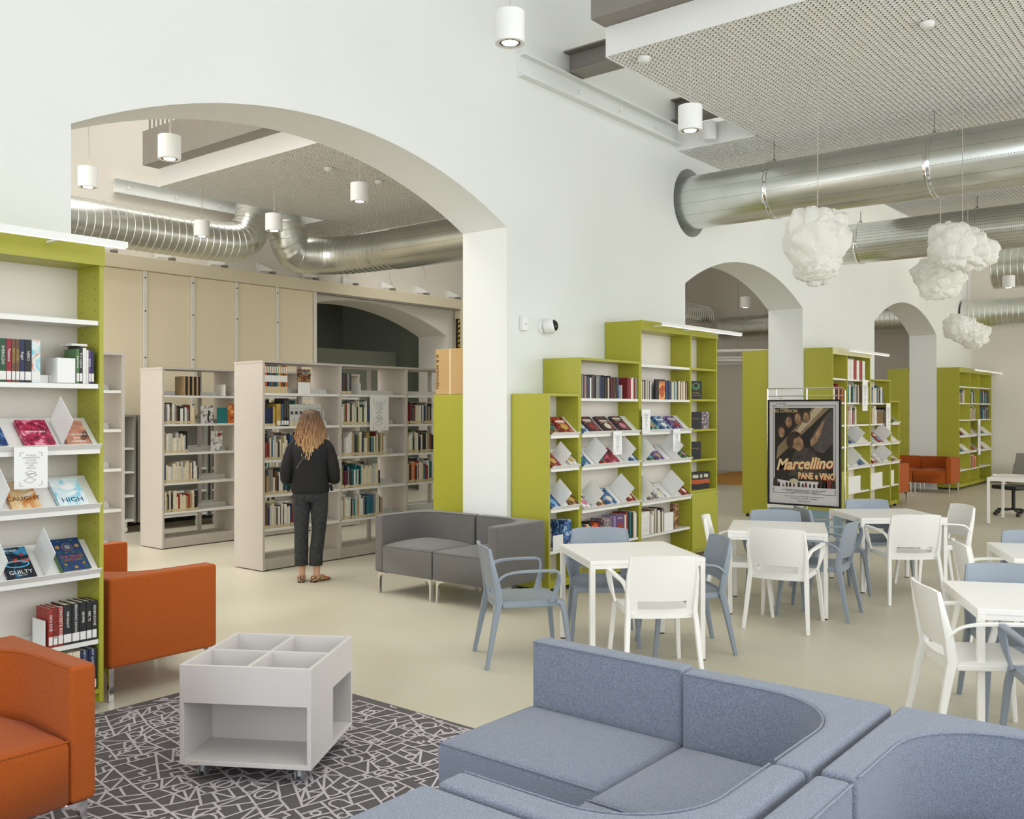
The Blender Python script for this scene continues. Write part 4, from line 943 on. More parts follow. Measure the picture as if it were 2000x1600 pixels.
# ------------------------------------------------------------------ grey free-standing bookcases
def grey_case(x0, y0, n, lab, H=2.24, bw=1.055, D=.51, mirrored=False):
    t = thing('grey_bookcase', lab, 'bookcase', (x0, y0, 0), group='grey open bookcases in the back room'); T = .028; W = n * bw + T
    for k in range(n + 1):
        MB().box(k * bw, k * bw + T, 0, D, .012, H - .022).build('side_panel', GREYB, t)
    MB().box(-.004, W + .004, -.004, D + .004, H - .022, H).build('top_panel', GREYB, t)
    sm = shelf_mesh(bw - T - .004, .225); up = MB().box(.01, bw - T - .014, .225, .235, .0, .055).mesh('rear_lip', SHELFW)
    for k in range(n):
        MB().box(k * bw + T, (k + 1) * bw, .02, .045, .012, .127).box(k * bw + T, (k + 1) * bw, D - .045, D - .02, .012, .127).box(k * bw + T, (k + 1) * bw, .045, D - .045, .1, .127).build('plinth', GREYB, t)
        for z in (.45, .81, 1.18, 1.54, 1.895):
            o = bpy.data.objects.new('shelf', sm); C.objects.link(o); o.parent = t; o.location = (k * bw + T + .002, .006, z)
            q = bpy.data.objects.new('rear_lip', up); C.objects.link(q); q.parent = o
            o = bpy.data.objects.new('shelf', sm); C.objects.link(o); o.parent = t; o.location = (k * bw + T + .002, D - .231, z + .03)
        MB().box(k * bw + bw * .62, k * bw + bw * .66, D / 2 - .015, D / 2 + .015, .13, H - .03).build('centre_post', GREYB, t)
        MB().box(k * bw + bw * .62, k * bw + bw * .66, D / 2 - .015, D / 2 + .015, .13, H - .03)
    m = MB()
    for k in range(1, n + 1): m = holes_mesh(k * bw, (.05, .2), .3, 2.1, -1) if k == 1 else m
    m.build('peg_holes', mat('hole_grey', (150, 144, 136), .8), t, kind='stuff')
    for fx in (.1, W - .1):
        for fy in (.06, D - .06): MB().cyl((fx, fy, 0), (fx, fy, .02), .02, n=10).build('foot', BLACK, t)
    return t
GX, GY = 6.03, 8.30
grey_case(GX, GY, 3, 'grey bookcase the woman stands at, full of books')
grey_case(6.21, 10.57, 3, 'second grey bookcase, behind and left of the woman')
grey_case(3.36 - 1.055, 8.2, 2, 'grey bookcase end just behind the left green one')
SH = {5: 1.895, 4: 1.54, 3: 1.18, 2: .81, 1: .45}
SN = {5: 'top shelf', 4: 'second shelf down', 3: 'middle shelf', 2: 'fourth shelf down', 1: 'bottom shelf'}
GG = "books in the woman's grey bookcase"
def grow(k, s, a, b, hmin, hmax, pal, lbl=2, tmin=.014, tmax=.034, stuff=None, gx=GX, gy=GY, bay=None, case="woman's bookcase", gg=GG):
    x = gx + .03 + k * 1.055
    bay = bay or ('left bay', 'middle bay', 'right bay')[k]
    return row(x + a, x + b, gy + .012, SH[s] + .001, hmin, hmax, pal, '%s, %s, %s' % (SN[s], bay, case), gg, lbl, tmin, tmax, stuff, dp=.18)
x0 = GX + .035
for i in range(10):     # a bright series with white bands
    c = ('orange', 'black', 'blue', 'brown', 'navy', 'teal', 'yellow', 'red', 'dark green', 'orange')[i]
    t = thing('book', '%s encyclopedia volume with white band, %s from left on the top shelf' % (c, ORD[i]), 'book', (x0 + i * .0295, GY + .012, 1.896), group='banded encyclopedia volumes'); NB[0] += 1
    MB().box(0, .028, 0, .2, 0, .3).build('cover', BM[c], t); MB().box(.0005, .0275, -.001, 0, .12, .19).build('title_band', WLBL, t); MB().box(.0005, .0275, -.001, 0, .0, .07).build('base_label', BASELBL, t)
    MB().box(.004, .024, -.0012, 0, .215, .285).build('spine_title', PAGE, t)
for i, (c, xx, th, h) in enumerate((('white', .05, .11, .24), ('charcoal', .30, .02, .22))): pass
grow(0, 4, 0.0, .15, .2, .21, 'bright', tmin=.02, tmax=.035)
t = near_book(x0 + .155, GY + .012, 1.541, .05, .17, .24, 'yellow', 'thick yellow cinema book with red spine letters', GG, 'il CINEMA', tcol=BM['red'], tsz=.026)
near_book(x0 + .215, GY + .012, 1.541, .03, .17, .24, 'blue', 'blue striped dictionary next to the yellow cinema book', GG, lbl=True)
for i in range(2): near_book(x0 + .25 + i * .032, GY + .012, 1.541, .03, .17, .3, 'black', ('left', 'right')[i] + ' of two tall black volumes with gold lettering', GG, 'Storia del Cinema', tcol=BM['tan'], tsz=.024)
for i in range(7):
    t = thing('book', 'pale grey volume with small portrait, %s of seven above the woman' % ORD[i], 'book', (x0 + .325 + i * .061, GY + .012, 1.541), group='pale grey volumes in a row'); NB[0] += 1
    MB().box(0, .058, 0, .17, 0, .235).build('cover', BM['pale grey'], t); MB().box(.012, .046, -.001, 0, .125, .16).build('portrait_label', BM['charcoal'], t); MB().box(.004, .054, -.001, 0, .0, .04).build('base_label', BASELBL, t)
    MB().box(.012, .046, -.001, 0, .19, .196).build('title_line', BM['grey'], t)
bookend(x0 + .80, GY + .02, 1.541, 'white bookend right of the pale grey volumes', d=.14, h=.17)
t = thing('book', 'tan cinema picture book standing face out on the top shelf', 'book', (x0 + .5, GY + .09, 1.896), group=GG); MB().box(0, .17, 0, .02, 0, .27).build('cover', ART['brown'], t); text('CINEMA', .04, frame((.085, -.002, .235), (1, 0, 0), (0, 0, 1)), BM['sky blue'], t)
o = thing('bookend', 'white bookend in front of the tan cinema book', 'bookend', (x0 + .45, GY + .03, 1.896), group='white bookends'); MB().box(0, .17, 0, .003, 0, .125).build('face_plate', WHITE, o); MB().box(0, .17, .003, .05, 0, .002).build('base_plate', WHITE, o)
grow(0, 3, .0, .9, .17, .26, 'pale'); grow(0, 2, 0, .62, .18, .27, 'mix'); grow(0, 1, 0, .6, .2, .27, 'mix')
grow(1, 5, .0, .16, .22, .26, 'dark', tmin=.025); grow(1, 4, 0, .44, .2, .28, 'lib'); grow(1, 3, 0, .72, .2, .28, 'lib'); grow(1, 2, 0, .62, .18, .27, 'lib'); grow(1, 1, 0, .66, .2, .27, 'lib')
grow(2, 4, 0, .5, .2, .28, 'lib', stuff='third'); grow(2, 3, 0, .5, .2, .26, 'mix', stuff='third'); grow(2, 2, 0, .5, .2, .27, 'red', stuff='third')
notice(GX + .03 + 1.055 + .42, GY - .01, 1.89, .3, .42, "large paper notice hanging on the woman's bookcase")
for k, s in ((1, 5), (1, 4), (1, 2), (2, 1)):
    bookend(GX + .03 + k * 1.055 + (.19, .0, .46, 0, .66, .3)[s] if s != 4 else GX + .03 + 1.055 + .75, GY + .02, SH[s], 'white bookend, %s, %s of the woman\'s bookcase' % (SN[s], ('', 'middle bay', 'right bay')[k]), h=.13)
# books on the rear side of the shelves, seen through
for k in range(3):
    for s in (4, 3, 2): row(GX + .05 + k * 1.055, GX + .5 + k * 1.055 + .2, GY + .29, SH[s] + .031, .2, .26, 'lib', 'x', 'x', 0, .018, .04, stuff='rear')
# second bookcase
g2 = dict(gx=6.21, gy=10.57, case='second grey bookcase', stuff='second')
for s, b in ((4, .45), (3, .35), (2, .5), (1, .5)): grow(0, s, 0, b, .18, .27, 'pale' if s != 4 else 'mix', **g2)
for i in range(8): put_book(6.21 + .31 + i * .03, 10.6, 1.896, .024, .2, .24, 'black' if i % 2 else 'tan', 0, '', '', stuff='second')
for k in (1, 2):
    for s in (4, 3, 2, 1): grow(k, s, 0, .6, .18, .27, 'lib', **g2)
for (xa, s, wd, h, m, lab) in ((6.78, 4, .17, .23, ART['pale'], 'white book with black ink bird facing out, second bookcase'), (7.02, 4, .14, .2, BM['teal'], 'teal book facing out with white label, second bookcase'), (7.18, 4, .08, .25, ART['orange'], 'red and yellow book at the shelf end, second bookcase'), (6.93, 3, .16, .26, ART['pale'], 'grey engraved picture book with red stamp, second bookcase')):
    o = MB().box(0, wd, 0, .02, 0, h).build('book', m, loc=(xa, 10.62, SH[s] + .001)); tag(o, lab, 'book', 'picture books in the second bookcase'); NB[0] += 1
    if 'bird' in lab: MB().prism([(.09, .02), (.12, .02), (.11, .08), (.13, .12), (.12, .17), (.09, .16), (.1, .12), (.085, .08)], 0, .001, 0, frame((0, 0, 0), (1, 0, 0), (0, 0, 1))).build('ink_print', INK, o)
    if 'stamp' in lab: MB().box(.09, .135, -.001, 0, .19, .235).build('stamp_print', BM['red'], o)
bookend(7.12, 10.6, 1.896, 'white bookend on the top shelf, second grey bookcase', d=.2, h=.15)
bookend(6.62, 10.6, 1.54 + .001, 'white bookend beside the books, second grey bookcase', d=.14, h=.16)
# left rear bookcase
for (z, hh) in ((1.895, .2), (1.54, .2), (.45, .12)): bookend(4.1, 8.25, z, 'white bookend inside the left rear grey bookcase, %s' % {1.895: 'top', 1.54: 'upper', .45: 'lower'}[z], d=.2, h=hh, flip=-1)
# low cabinets on castors at the very back
for i, x in enumerate((4.6, 5.75, 6.9, 8.05)):
    t = thing('low_bookcase', 'low dark grey rolling bookcase by the partition, %s from left' % ORD[i], 'bookcase', (x, 12.35, 0), group='low rolling bookcases at the back')
    for k in (0, 1.08): MB().box(k, k + .025, 0, .5, .14, 1.62).build('side_panel', GREYD, t)
    MB().box(.025, 1.08, .24, .26, .14, 1.62).build('back_panel', GREYD, t)
    MB().box(0, 1.105, 0, .5, 1.62, 1.645).build('top_panel', GREYD, t)
    for z in (.16, .5, .83, 1.16): MB().box(.025, 1.08, .0, .24, z, z + .025).build('shelf', SHELFW, t)
    for fx in (.12, .98): MB().cyl((fx - .02, .08, .05), (fx + .02, .08, .05), .05, n=14).box(fx - .03, fx + .03, .06, .1, .05, .16).build('castor', PLW, t, smooth=True)
struct(MB().box(3, 10.7, Y3 - .19, Y3 - .17, 0, .09).build('baseboard_back', BLACK))
# other green bookcase contents (far)
x1 = 14.76
for i in range(6):
    t = near_book(x1 + .05 + i * .135, YF + .02, 2.201, .12, .22, .31, 'red' if i % 2 == 0 and i else 'white', '%s ring binder, %s of six on the top shelf behind the poster' % ('red' if i % 2 == 0 and i else 'white', ORD[i]), 'ring binders on top of the poster bookcase', lbl=False)
for (xa, xb, z, p) in ((14.76, 15.78, 1.831, 'mix'), (14.13, 14.6, 1.831, 'red'), (15.86, 16.5, 1.831, 'pale'), (14.76, 15.2, 1.481, 'pale'), (15.86, 16.2, 1.481, 'pale'), (16.5, 16.8, 1.481, 'pale'), (14.13, 14.5, 1.141, 'pale'),
                       (21.5, 21.95, 1.861, 'mix'), (22.45, 22.9, 1.861, 'mix'), (23.3, 24.2, 1.861, 'dark'), (22.45, 23.0, 1.501, 'mix'), (23.3, 24.2, 1.501, 'dark'), (22.5, 23.0, .421, 'red')):
    row(xa, xb, YF + .012, z, .2, .3, p, 'x', 'x', 0, .02, .045, stuff='p' if xa < 15.8 else ('q' if xa < 20 else 'r'))
FG = 'display books in the far green bookcases'
def tb2(x, z, m, lab): 
    t = tray_book(x, yt, z, .2, .24, .03, ART[m], lab, group=FG)
tb2(14.85, 1.16, 'blue', 'blue and white book on the upper slope behind the poster'); tb2(15.3, .8, 'blue', 'bright blue book on the lower slope behind the poster'); tb2(15.9, 1.14, 'pale', 'white book on the upper slope right of the poster'); tb2(16.2, 1.14, 'red', 'red book on the upper slope right of the poster'); tb2(15.9, .8, 'red', 'red book on the lower slope right of the poster'); tb2(16.2, .8, 'pale', 'white and green book on the lower slope right of the poster')
tb2(16.95, 1.48, 'green', 'green book in the narrow bookcase by the orange sofas'); tb2(16.95, .8, 'brown', 'brown book in the narrow bookcase by the orange sofas')
for x, z, m, lab in ((21.6, 1.15, 'dark floral', 'dark book, upper slope left bay'), (22.55, 1.15, 'pale', 'pale book, upper slope middle bay'), (23.4, 1.15, 'teal', 'teal book, upper slope right bay'), (21.6, .8, 'teal', 'grey-green book, lower slope left bay'), (22.55, .8, 'red', 'red book, lower slope middle bay'), (23.4, .8, 'brown', 'brown book, lower slope right bay')): tb2(x, z, m, lab + ', farthest bookcase')
for x, z, lab in ((15.1, 1.16, 'upper slope behind the poster'), (14.95, .8, 'lower slope behind the poster'), (16.45, 1.14, 'upper slope right of the poster'), (16.45, .8, 'lower slope right of the poster')): tray_rest(x, yt, z, 'white rest on the ' + lab, .24)
for x, z, lab in ((14.8, .4, 'left'), (15.9, .4, 'right'), (16.9, .4, 'narrow')):
    o = thing('bookend', 'cream bookend on the empty bottom shelf, %s bay near the poster' % lab, 'bookend', (x, YF + .03, z), group='white bookends'); MB().box(0, .62 if lab != 'narrow' else .25, 0, .003, 0, .25).build('face_plate', WHITE, o); MB().box(0, .25, .003, .1, 0, .002).build('base_plate', WHITE, o)
notice(15.3, yt - .03, 2.2, .25, .5, 'long white notice on the poster bookcase, upper'); notice(16.5, yt - .03, 1.83, .22, .5, 'long white notice on the bookcase right of the poster'); notice(22.9, yt - .03, 1.5, .22, .8, 'long white notice on the farthest bookcase')
for k_, l_ in (('second', 'books in the second grey bookcase'), ('third', "books in the right bay of the woman's grey bookcase"), ('p', 'books in the tall green bookcase behind the poster'), ('q', 'books in the green bookcase right of the poster'), ('r', 'books in the farthest green bookcase')): flush_stuff(k_, l_)
flush_stuff('rear', 'books standing on the rear side of the grey bookcases'); flush_stuff('overflow', "remaining books in the woman's grey bookcase")
# ------------------------------------------------------------------ rug
t = thing('rug', 'dark grey rug with a pale line pattern under the book bin', 'rug', (0, 0, 0))
MB().box(-1.2, 3.78, -.4, 5.14, 0, .008).build('pile', RUGD, t)
def rug_lines():
    mb = MB(); wd = .0058; z = .0086; q = random.Random(5)
    def seg(a, b):
        dx, dy = b[0] - a[0], b[1] - a[1]; l = math.hypot(dx, dy)
        if l < 1e-4: return
        nx, ny = -dy / l * wd, dx / l * wd; ex, ey = dx / l * wd * .8, dy / l * wd * .8
        z = .0086 + q.random() * .0022; P = [(a[0] - ex + nx, a[1] - ey + ny, z), (b[0] + ex + nx, b[1] + ey + ny, z), (b[0] + ex - nx, b[1] + ey - ny, z), (a[0] - ex - nx, a[1] - ey - ny, z)]
        if all(x < 3.775 and y < 5.135 for x, y, _ in P): mb.add(P, [(3, 2, 1, 0)])
    def arc(cx, cy, r, a0, a1, n=9):
        P = [(cx + r * math.cos(a0 + (a1 - a0) * k / n), cy + r * math.sin(a0 + (a1 - a0) * k / n)) for k in range(n + 1)]
        for a, b in zip(P[:-1], P[1:]): seg(a, b)
    def cell(P, d):
        """recursive split of an irregular quad"""
        (ax, ay), (bx, by), (cx, cy), (dx, dy) = P
        L1 = math.hypot(bx - ax, by - ay); L2 = math.hypot(dx - ax, dy - ay); area_ = L1 * L2
        mx = sum(p[0] for p in P) / 4; my = sum(p[1] for p in P) / 4
        if area_ > q.uniform(.007, .018):
            s0, s1 = q.uniform(.3, .7), q.uniform(.3, .7)
            lerp = lambda a, b, t: (a[0] + (b[0] - a[0]) * t, a[1] + (b[1] - a[1]) * t)
            if L1 * q.uniform(.8, 1.25) > L2:
                m0 = lerp(P[0], P[1], s0); m1 = lerp(P[3], P[2], s1)
                if q.random() < .25:
                    k = lerp(m0, m1, .5); k2 = (k[0] + q.uniform(-.02, .02) + .018, k[1]); seg(m0, k); seg(k, k2); seg(k2, (m1[0] + k2[0] - k[0], m1[1]))
                else: seg(m0, m1)
                cell([P[0], m0, m1, P[3]], d + 1); cell([m0, P[1], P[2], m1], d + 1)
            else:
                m0 = lerp(P[0], P[3], s0); m1 = lerp(P[1], P[2], s1); seg(m0, m1)
                cell([P[0], P[1], m1, m0], d + 1); cell([m0, m1, P[2], P[3]], d + 1)
        else:
            k = q.random(); r = min(L1, L2) * .42
            if k < .13: seg(P[0], P[2])
            elif k < .26: seg(P[1], P[3])
            elif k < .36: arc(mx, my, r, 0, 2 * PI, 12); seg((mx - r, my), (mx + r, my)) if q.random() < .6 else None
            elif k < .44: arc(mx, my, r, q.uniform(0, 6), q.uniform(3, 4) + 3)
            elif k < .50: seg(((ax + bx) / 2, (ay + by) / 2), (mx, my)); seg((mx, my), ((cx + bx) / 2, (cy + by) / 2))
            elif k < .56:
                arc(mx, my, r * .8, 0, PI); seg((mx - r * .8, my), (mx - r * .8, my - r)); seg((mx + r * .8, my), (mx + r * .8, my - r))
    S = .36; nx, ny = 12, 14; x0, y0 = -.25, .3
    V = {(i, j): (x0 + i * S + q.uniform(-.07, .07) + .06 * j, y0 + j * S + q.uniform(-.07, .07) - .05 * i) for i in range(nx + 1) for j in range(ny + 3)}
    for i in range(nx):
        for j in range(ny + 2):
            P = [V[i, j], V[i + 1, j], V[i + 1, j + 1], V[i, j + 1]]; seg(P[0], P[1]); seg(P[0], P[3]); cell(P, 0)
    return mb
rug_lines().build('woven_line_pattern', RUGL, t, kind='stuff')

# ------------------------------------------------------------------ modular sofas
SH_, ST_, SB_ = .73, .47, .20      # back height, seat height, underside
def sofa_leg(par, x, y, dx, dy, dark=False):
    """angled chrome leg: plate under the body with a fillet down to a slim post"""
    a = Vector((dx, dy, 0)).normalized()
    m = MB(); n = Vector((-a.y, a.x, 0)); prof = [(0, 0), (.022, 0), (.022, .125), (.03, .158), (.05, .176), (.1, .188), (.1, .2), (0, .2)]
    w_ = .016
    m.add([tuple(Vector((x, y, 0)) + a * u + n * -w_ + Vector((0, 0, z))) for u, z in prof] + [tuple(Vector((x, y, 0)) + a * u + n * w_ + Vector((0, 0, z))) for u, z in prof],
          [tuple(range(7, -1, -1)), tuple(range(8, 16))] + [(i, (i + 1) % 8, 8 + (i + 1) % 8, 8 + i) for i in range(8)])
    m.build('leg', CHROME, par, bevel=.002, seg=1)
def crowned(poly, z0, z1, crown, edge=.036, M=None):
    n = len(poly); cx = sum(p[0] for p in poly) / n; cy = sum(p[1] for p in poly) / n
    def ins(d):
        out = []
        for i, (x, y) in enumerate(poly):
            a = Vector(poly[i - 1]); b = Vector((x, y)); c = Vector(poly[(i + 1) % n])
            e1 = (b - a).normalized(); e2 = (c - b).normalized(); n1 = Vector((-e1.y, e1.x)); n2 = Vector((-e2.y, e2.x)); m = (n1 + n2)
            if m.length < 1e-5: m = n1
            m = m.normalized() / max(.5, m.normalized().dot(n1)); out.append((x + m.x * d, y + m.y * d))
        return out
    R_ = []
    for d, z in ((.012, z0), (0, z0 + .012), (0, z1 - edge), (edge * .12, z1 - edge * .5), (edge * .4, z1 - edge * .12), (edge, z1 + crown * .08)):
        R_.append([(x, y, z) for x, y in ins(d)])
    base = ins(edge)
    for s, k in ((.86, .38), (.7, .65), (.5, .87), (.25, .98)):
        R_.append([(cx + (x - cx) * s, cy + (y - cy) * s, z1 + crown * k) for x, y in base])
    return MB().rings(R_)
def corner_module(root, W, D, m, thin=.105, r=.30, gap=.004):
    """local: front at y=0 (sitter faces -Y), back at y=D, arm at x=W side; free side x=0"""
    n = 12; ix, iy = W - thin, D - thin
    arc = [(ix - r + r * math.cos(a), iy - r + r * math.sin(a)) for a in [PI / 2 * k / n for k in range(n + 1)]]    # from (ix, iy-r) to (ix-r, iy)
    shell = [(W - .0, 0), (W, D), (0, D), (0, iy)] + arc[::-1] + [(ix, 0)]
    sh = MB().prism(shell, SB_, SH_)
    o = sh.build('back_and_arm', m, root, smooth=True, bevel=.02, seg=3, ang=40)
    pip = [(ix, .012)] + arc + [(0.012, iy)]
    MB().tube([(x - .0, y - .0, SH_ - .004) for x, y in pip], .0035, 6).build('piping', m, o, smooth=True)
    g = .006
    arc2 = [(ix - g - r + r * math.cos(a), iy - g - r + r * math.sin(a)) for a in [PI / 2 * k / n for k in range(n + 1)]]
    seat = [(0, 0), (ix - g, 0)] + arc2 + [(0, iy - g)]
    s = crowned(seat, SB_, ST_ - .01, .035).build('seat', m, root, smooth=True, ang=60)
    MB().tube([(0, .004, ST_ - .022), (ix - g, .004, ST_ - .022)], .0035, 6).build('piping', m, s, smooth=True)
    for x, y, dx, dy in ((.02, .03, 1, 0), (W - .03, .03, -1, 0), (.02, D - .03, 1, 0), (W - .03, D - .03, -1, 0)): sofa_leg(root, x, y, dx, dy)
def straight_module(root, W, D, m, thin=.105):
    MB().prism([(0, D - thin), (W, D - thin), (W, D), (0, D)], SB_, SH_).build('backrest', m, root, smooth=True, bevel=.02, seg=3)
    s = crowned([(0, 0), (W, 0), (W, D - thin - .004), (0, D - thin - .004)], SB_, ST_ - .01, .03).build('seat', m, root, smooth=True, ang=60)
    MB().tube([(0, .004, ST_ - .022), (W, .004, ST_ - .022)], .0035, 6).build('piping', m, s, smooth=True)
    b = root.children[0]; MB().tube([(0.01, D - thin, SH_ - .004), (W - .01, D - thin, SH_ - .004)], .0035, 6).build('piping', m, b, smooth=True)
    for x, dx in ((.03, 1), (W - .03, -1)):
        for y in (.04, D - .04): sofa_leg(root, x, y, dx, 0)
def sofa(kind, x, y, rz, W, D, m, label, group, mirror=False):
    t = thing('sofa_module', label, 'sofa', (x, y, 0), rz, group)
    (corner_module if kind == 'c' else straight_module)(t, W, D, m)
    if mirror: t.scale = (-1, 1, 1)
    return t
W_, D_ = .735, .73
HP = PI / 2
FGp = 'blue grey sofa modules in the foreground'
# local -Y (front) must face -X: rotate by -90deg => local x -> -Y, local y -> +X
sofa('s', 2.60, 2.475, -HP, .727, .68, BLUE, 'blue-grey armless sofa module with straight back, left of the row', FGp)
sofa('c', 2.52, 1.735, -HP, .74, .73, BLUE, 'blue-grey corner sofa module beside the armless one, facing the camera side', FGp)
sofa('c', 2.54, .975 - .74, -HP, .74, .73, BLUE, 'blue-grey corner sofa module in the lower right corner, deep curved back', FGp, mirror=True)
# facing +X: rotate +90: local x -> +Y, local y -> -X ; arm at local W
sofa('c', 2.51, 1.735, HP, .74, .70, BLUE, 'blue-grey corner sofa module facing the back row, its curved back towards the camera', FGp, mirror=True)
sofa('c', 2.51, .972 - .74, HP, .74, .70, BLUE, 'blue-grey corner sofa module at the bottom edge with sunlit arm', FGp)
sofa('c', 1.075, .99, -HP, .765, .715, BLUE, 'blue-grey sofa module at the bottom edge, back to back with the curved one', FGp, mirror=True)
CG = 'charcoal sofa in the large arch'
sofa('c', 6.03, 5.81, -HP, .74, .68, CHAR, 'charcoal corner sofa module, right half beside the grey-blue chair', CG)
sofa('c', 6.03, 5.83, -HP, .74, .68, CHAR, 'charcoal corner sofa module, left half near the bookcases', CG, mirror=True)
OG = 'orange sofas'
sofa('c', 3.48, 6.0, HP, .73, .72, ORANGE, 'orange sofa module standing beside the left green bookcase end', OG, mirror=True)
sofa('c', 3.63, 6.02, HP, .73, .72, ORANGE, 'orange sofa module behind the left green bookcase, only its arm showing', OG)
sofa('c', 1.09, 3.58, 0, .735, .73, ORANGE, 'orange armchair module in the lower left corner', OG)
sofa('c', 20.45, 5.85, -HP, .74, .72, ORANGE, 'right half of the far orange sofa by the farthest bookcase', OG); sofa('c', 20.45, 5.87, -HP, .74, .72, ORANGE, 'left half of the far orange sofa, under the arch', OG, mirror=True)
sofa('c', 18.15, 5.98, HP, .72, .72, ORANGE, 'far orange sofa seen side-on next to the narrow bookcase', OG, mirror=True)

# ------------------------------------------------------------------ book bin
bx_t = thing('book_bin', 'pale grey square book bin on castors with four compartments, on the rug', 'bin', (2.822, 3.818, .008), -math.radians(58.2))
BINM = mat('pale_grey_board', (214, 209, 206), .5, var=.01, vs=4)
h = .315; th = .018
for n_, b in (('front_panel', (-h, h, -h, -h + th, .36, .535)), ('rear_panel', (-h, h, h - th, h, .36, .535)), ('left_panel', (-h, -h + th, -h + th, h - th, .36, .535)), ('side_panel', (h - th, h, -h + th, h - th, .36, .535)),
              ('bin_floor', (-h + th, h - th, -h + th, h - th, .36, .372)), ('divider', (-th / 2, th / 2, -h + th, h - th, .372, .528)), ('divider', (-h + th, h - th, -th / 2, th / 2, .372, .5279)),
              ('base_board', (-h, h, -h, h, .075, .097)), ('back_board', (-h + .02, h - .02, -.02, -.004, .097, .36)),
              ('side_board', (-h, -h + .02, -h, h - .02, .097, .36)), ('side_board', (h - .02, h, -h, .0, .097, .36)), ('rear_board', (-h, h, h - .02, h, .097, .36))):
    MB().box(*b).build(n_, BINM, bx_t, bevel=.0015, seg=1)
CW = mat('castor_grey', (128, 134, 140), .4)
for fx in (-1, 1):
    for fy in (-1, 1):
        c = MB().cyl((fx * .235 - .02, fy * .235, .0275), (fx * .235 - .011, fy * .235, .0275), .0275, n=20).cyl((fx * .235 + .011, fy * .235, .0275), (fx * .235 + .02, fy * .235, .0275), .0275, n=20).build('castor', CW, bx_t, smooth=True)
        MB().box(fx * .235 - .01, fx * .235 + .01, fy * .235 - .012, fy * .235 + .012, .02, .075).build('fork', BINM, c)

# ------------------------------------------------------------------ tables and chairs
def table(cx, cy, rz, label, s=.82, h=.705, g='square white tables', w2=None):
    t = thing('table', label, 'table', (cx, cy, 0), rz, g); a = s / 2; b = (w2 or s) / 2
    MB().box(-a, a, -b, b, h - .028, h).build('tabletop', TABLEW, t, bevel=.002, seg=1)
    m = MB().box(-a + .035, a - .035, -b + .004, -b + .03, h - .055, h - .028).box(-a + .035, a - .035, b - .03, b - .004, h - .055, h - .028).box(-a + .004, -a + .03, -b + .035, b - .035, h - .055, h - .028).box(a - .03, a - .004, -b + .035, b - .035, h - .055, h - .028)
    m.build('apron_frame', TABLEW, t)
    for sx in (-1, 1):
        for sy in (-1, 1):
            x = sx * (a - .0185); y = sy * (b - .0185)
            l = MB().box(x - .018, x + .018, y - .018, y + .018, .008, h - .028).build('leg', TABLEW, t, bevel=.003, seg=1)
            MB().box(x - .016, x + .016, y - .016, y + .016, 0, .008).build('glide', BLACK, l)
    return t
rad = math.radians
table(5.769, 3.603, rad(-39.5), 'white square table nearest the charcoal sofa')
table(7.78, 3.35, rad(-67.3), 'white square table in front of the framed poster', s=.80)
table(9.45, 2.96, rad(-49), 'white square table farthest back, right of the poster')
table(7.66, 1.17, rad(-66), 'white table cut by the right edge, behind the nearest right one')
table(5.75, .985, rad(-64), 'white table nearest the camera at the right edge')
table(15.9, 2.55, rad(0), 'white desk at the right edge near the end wall', s=1.0, g='white desk', w2=1.6)

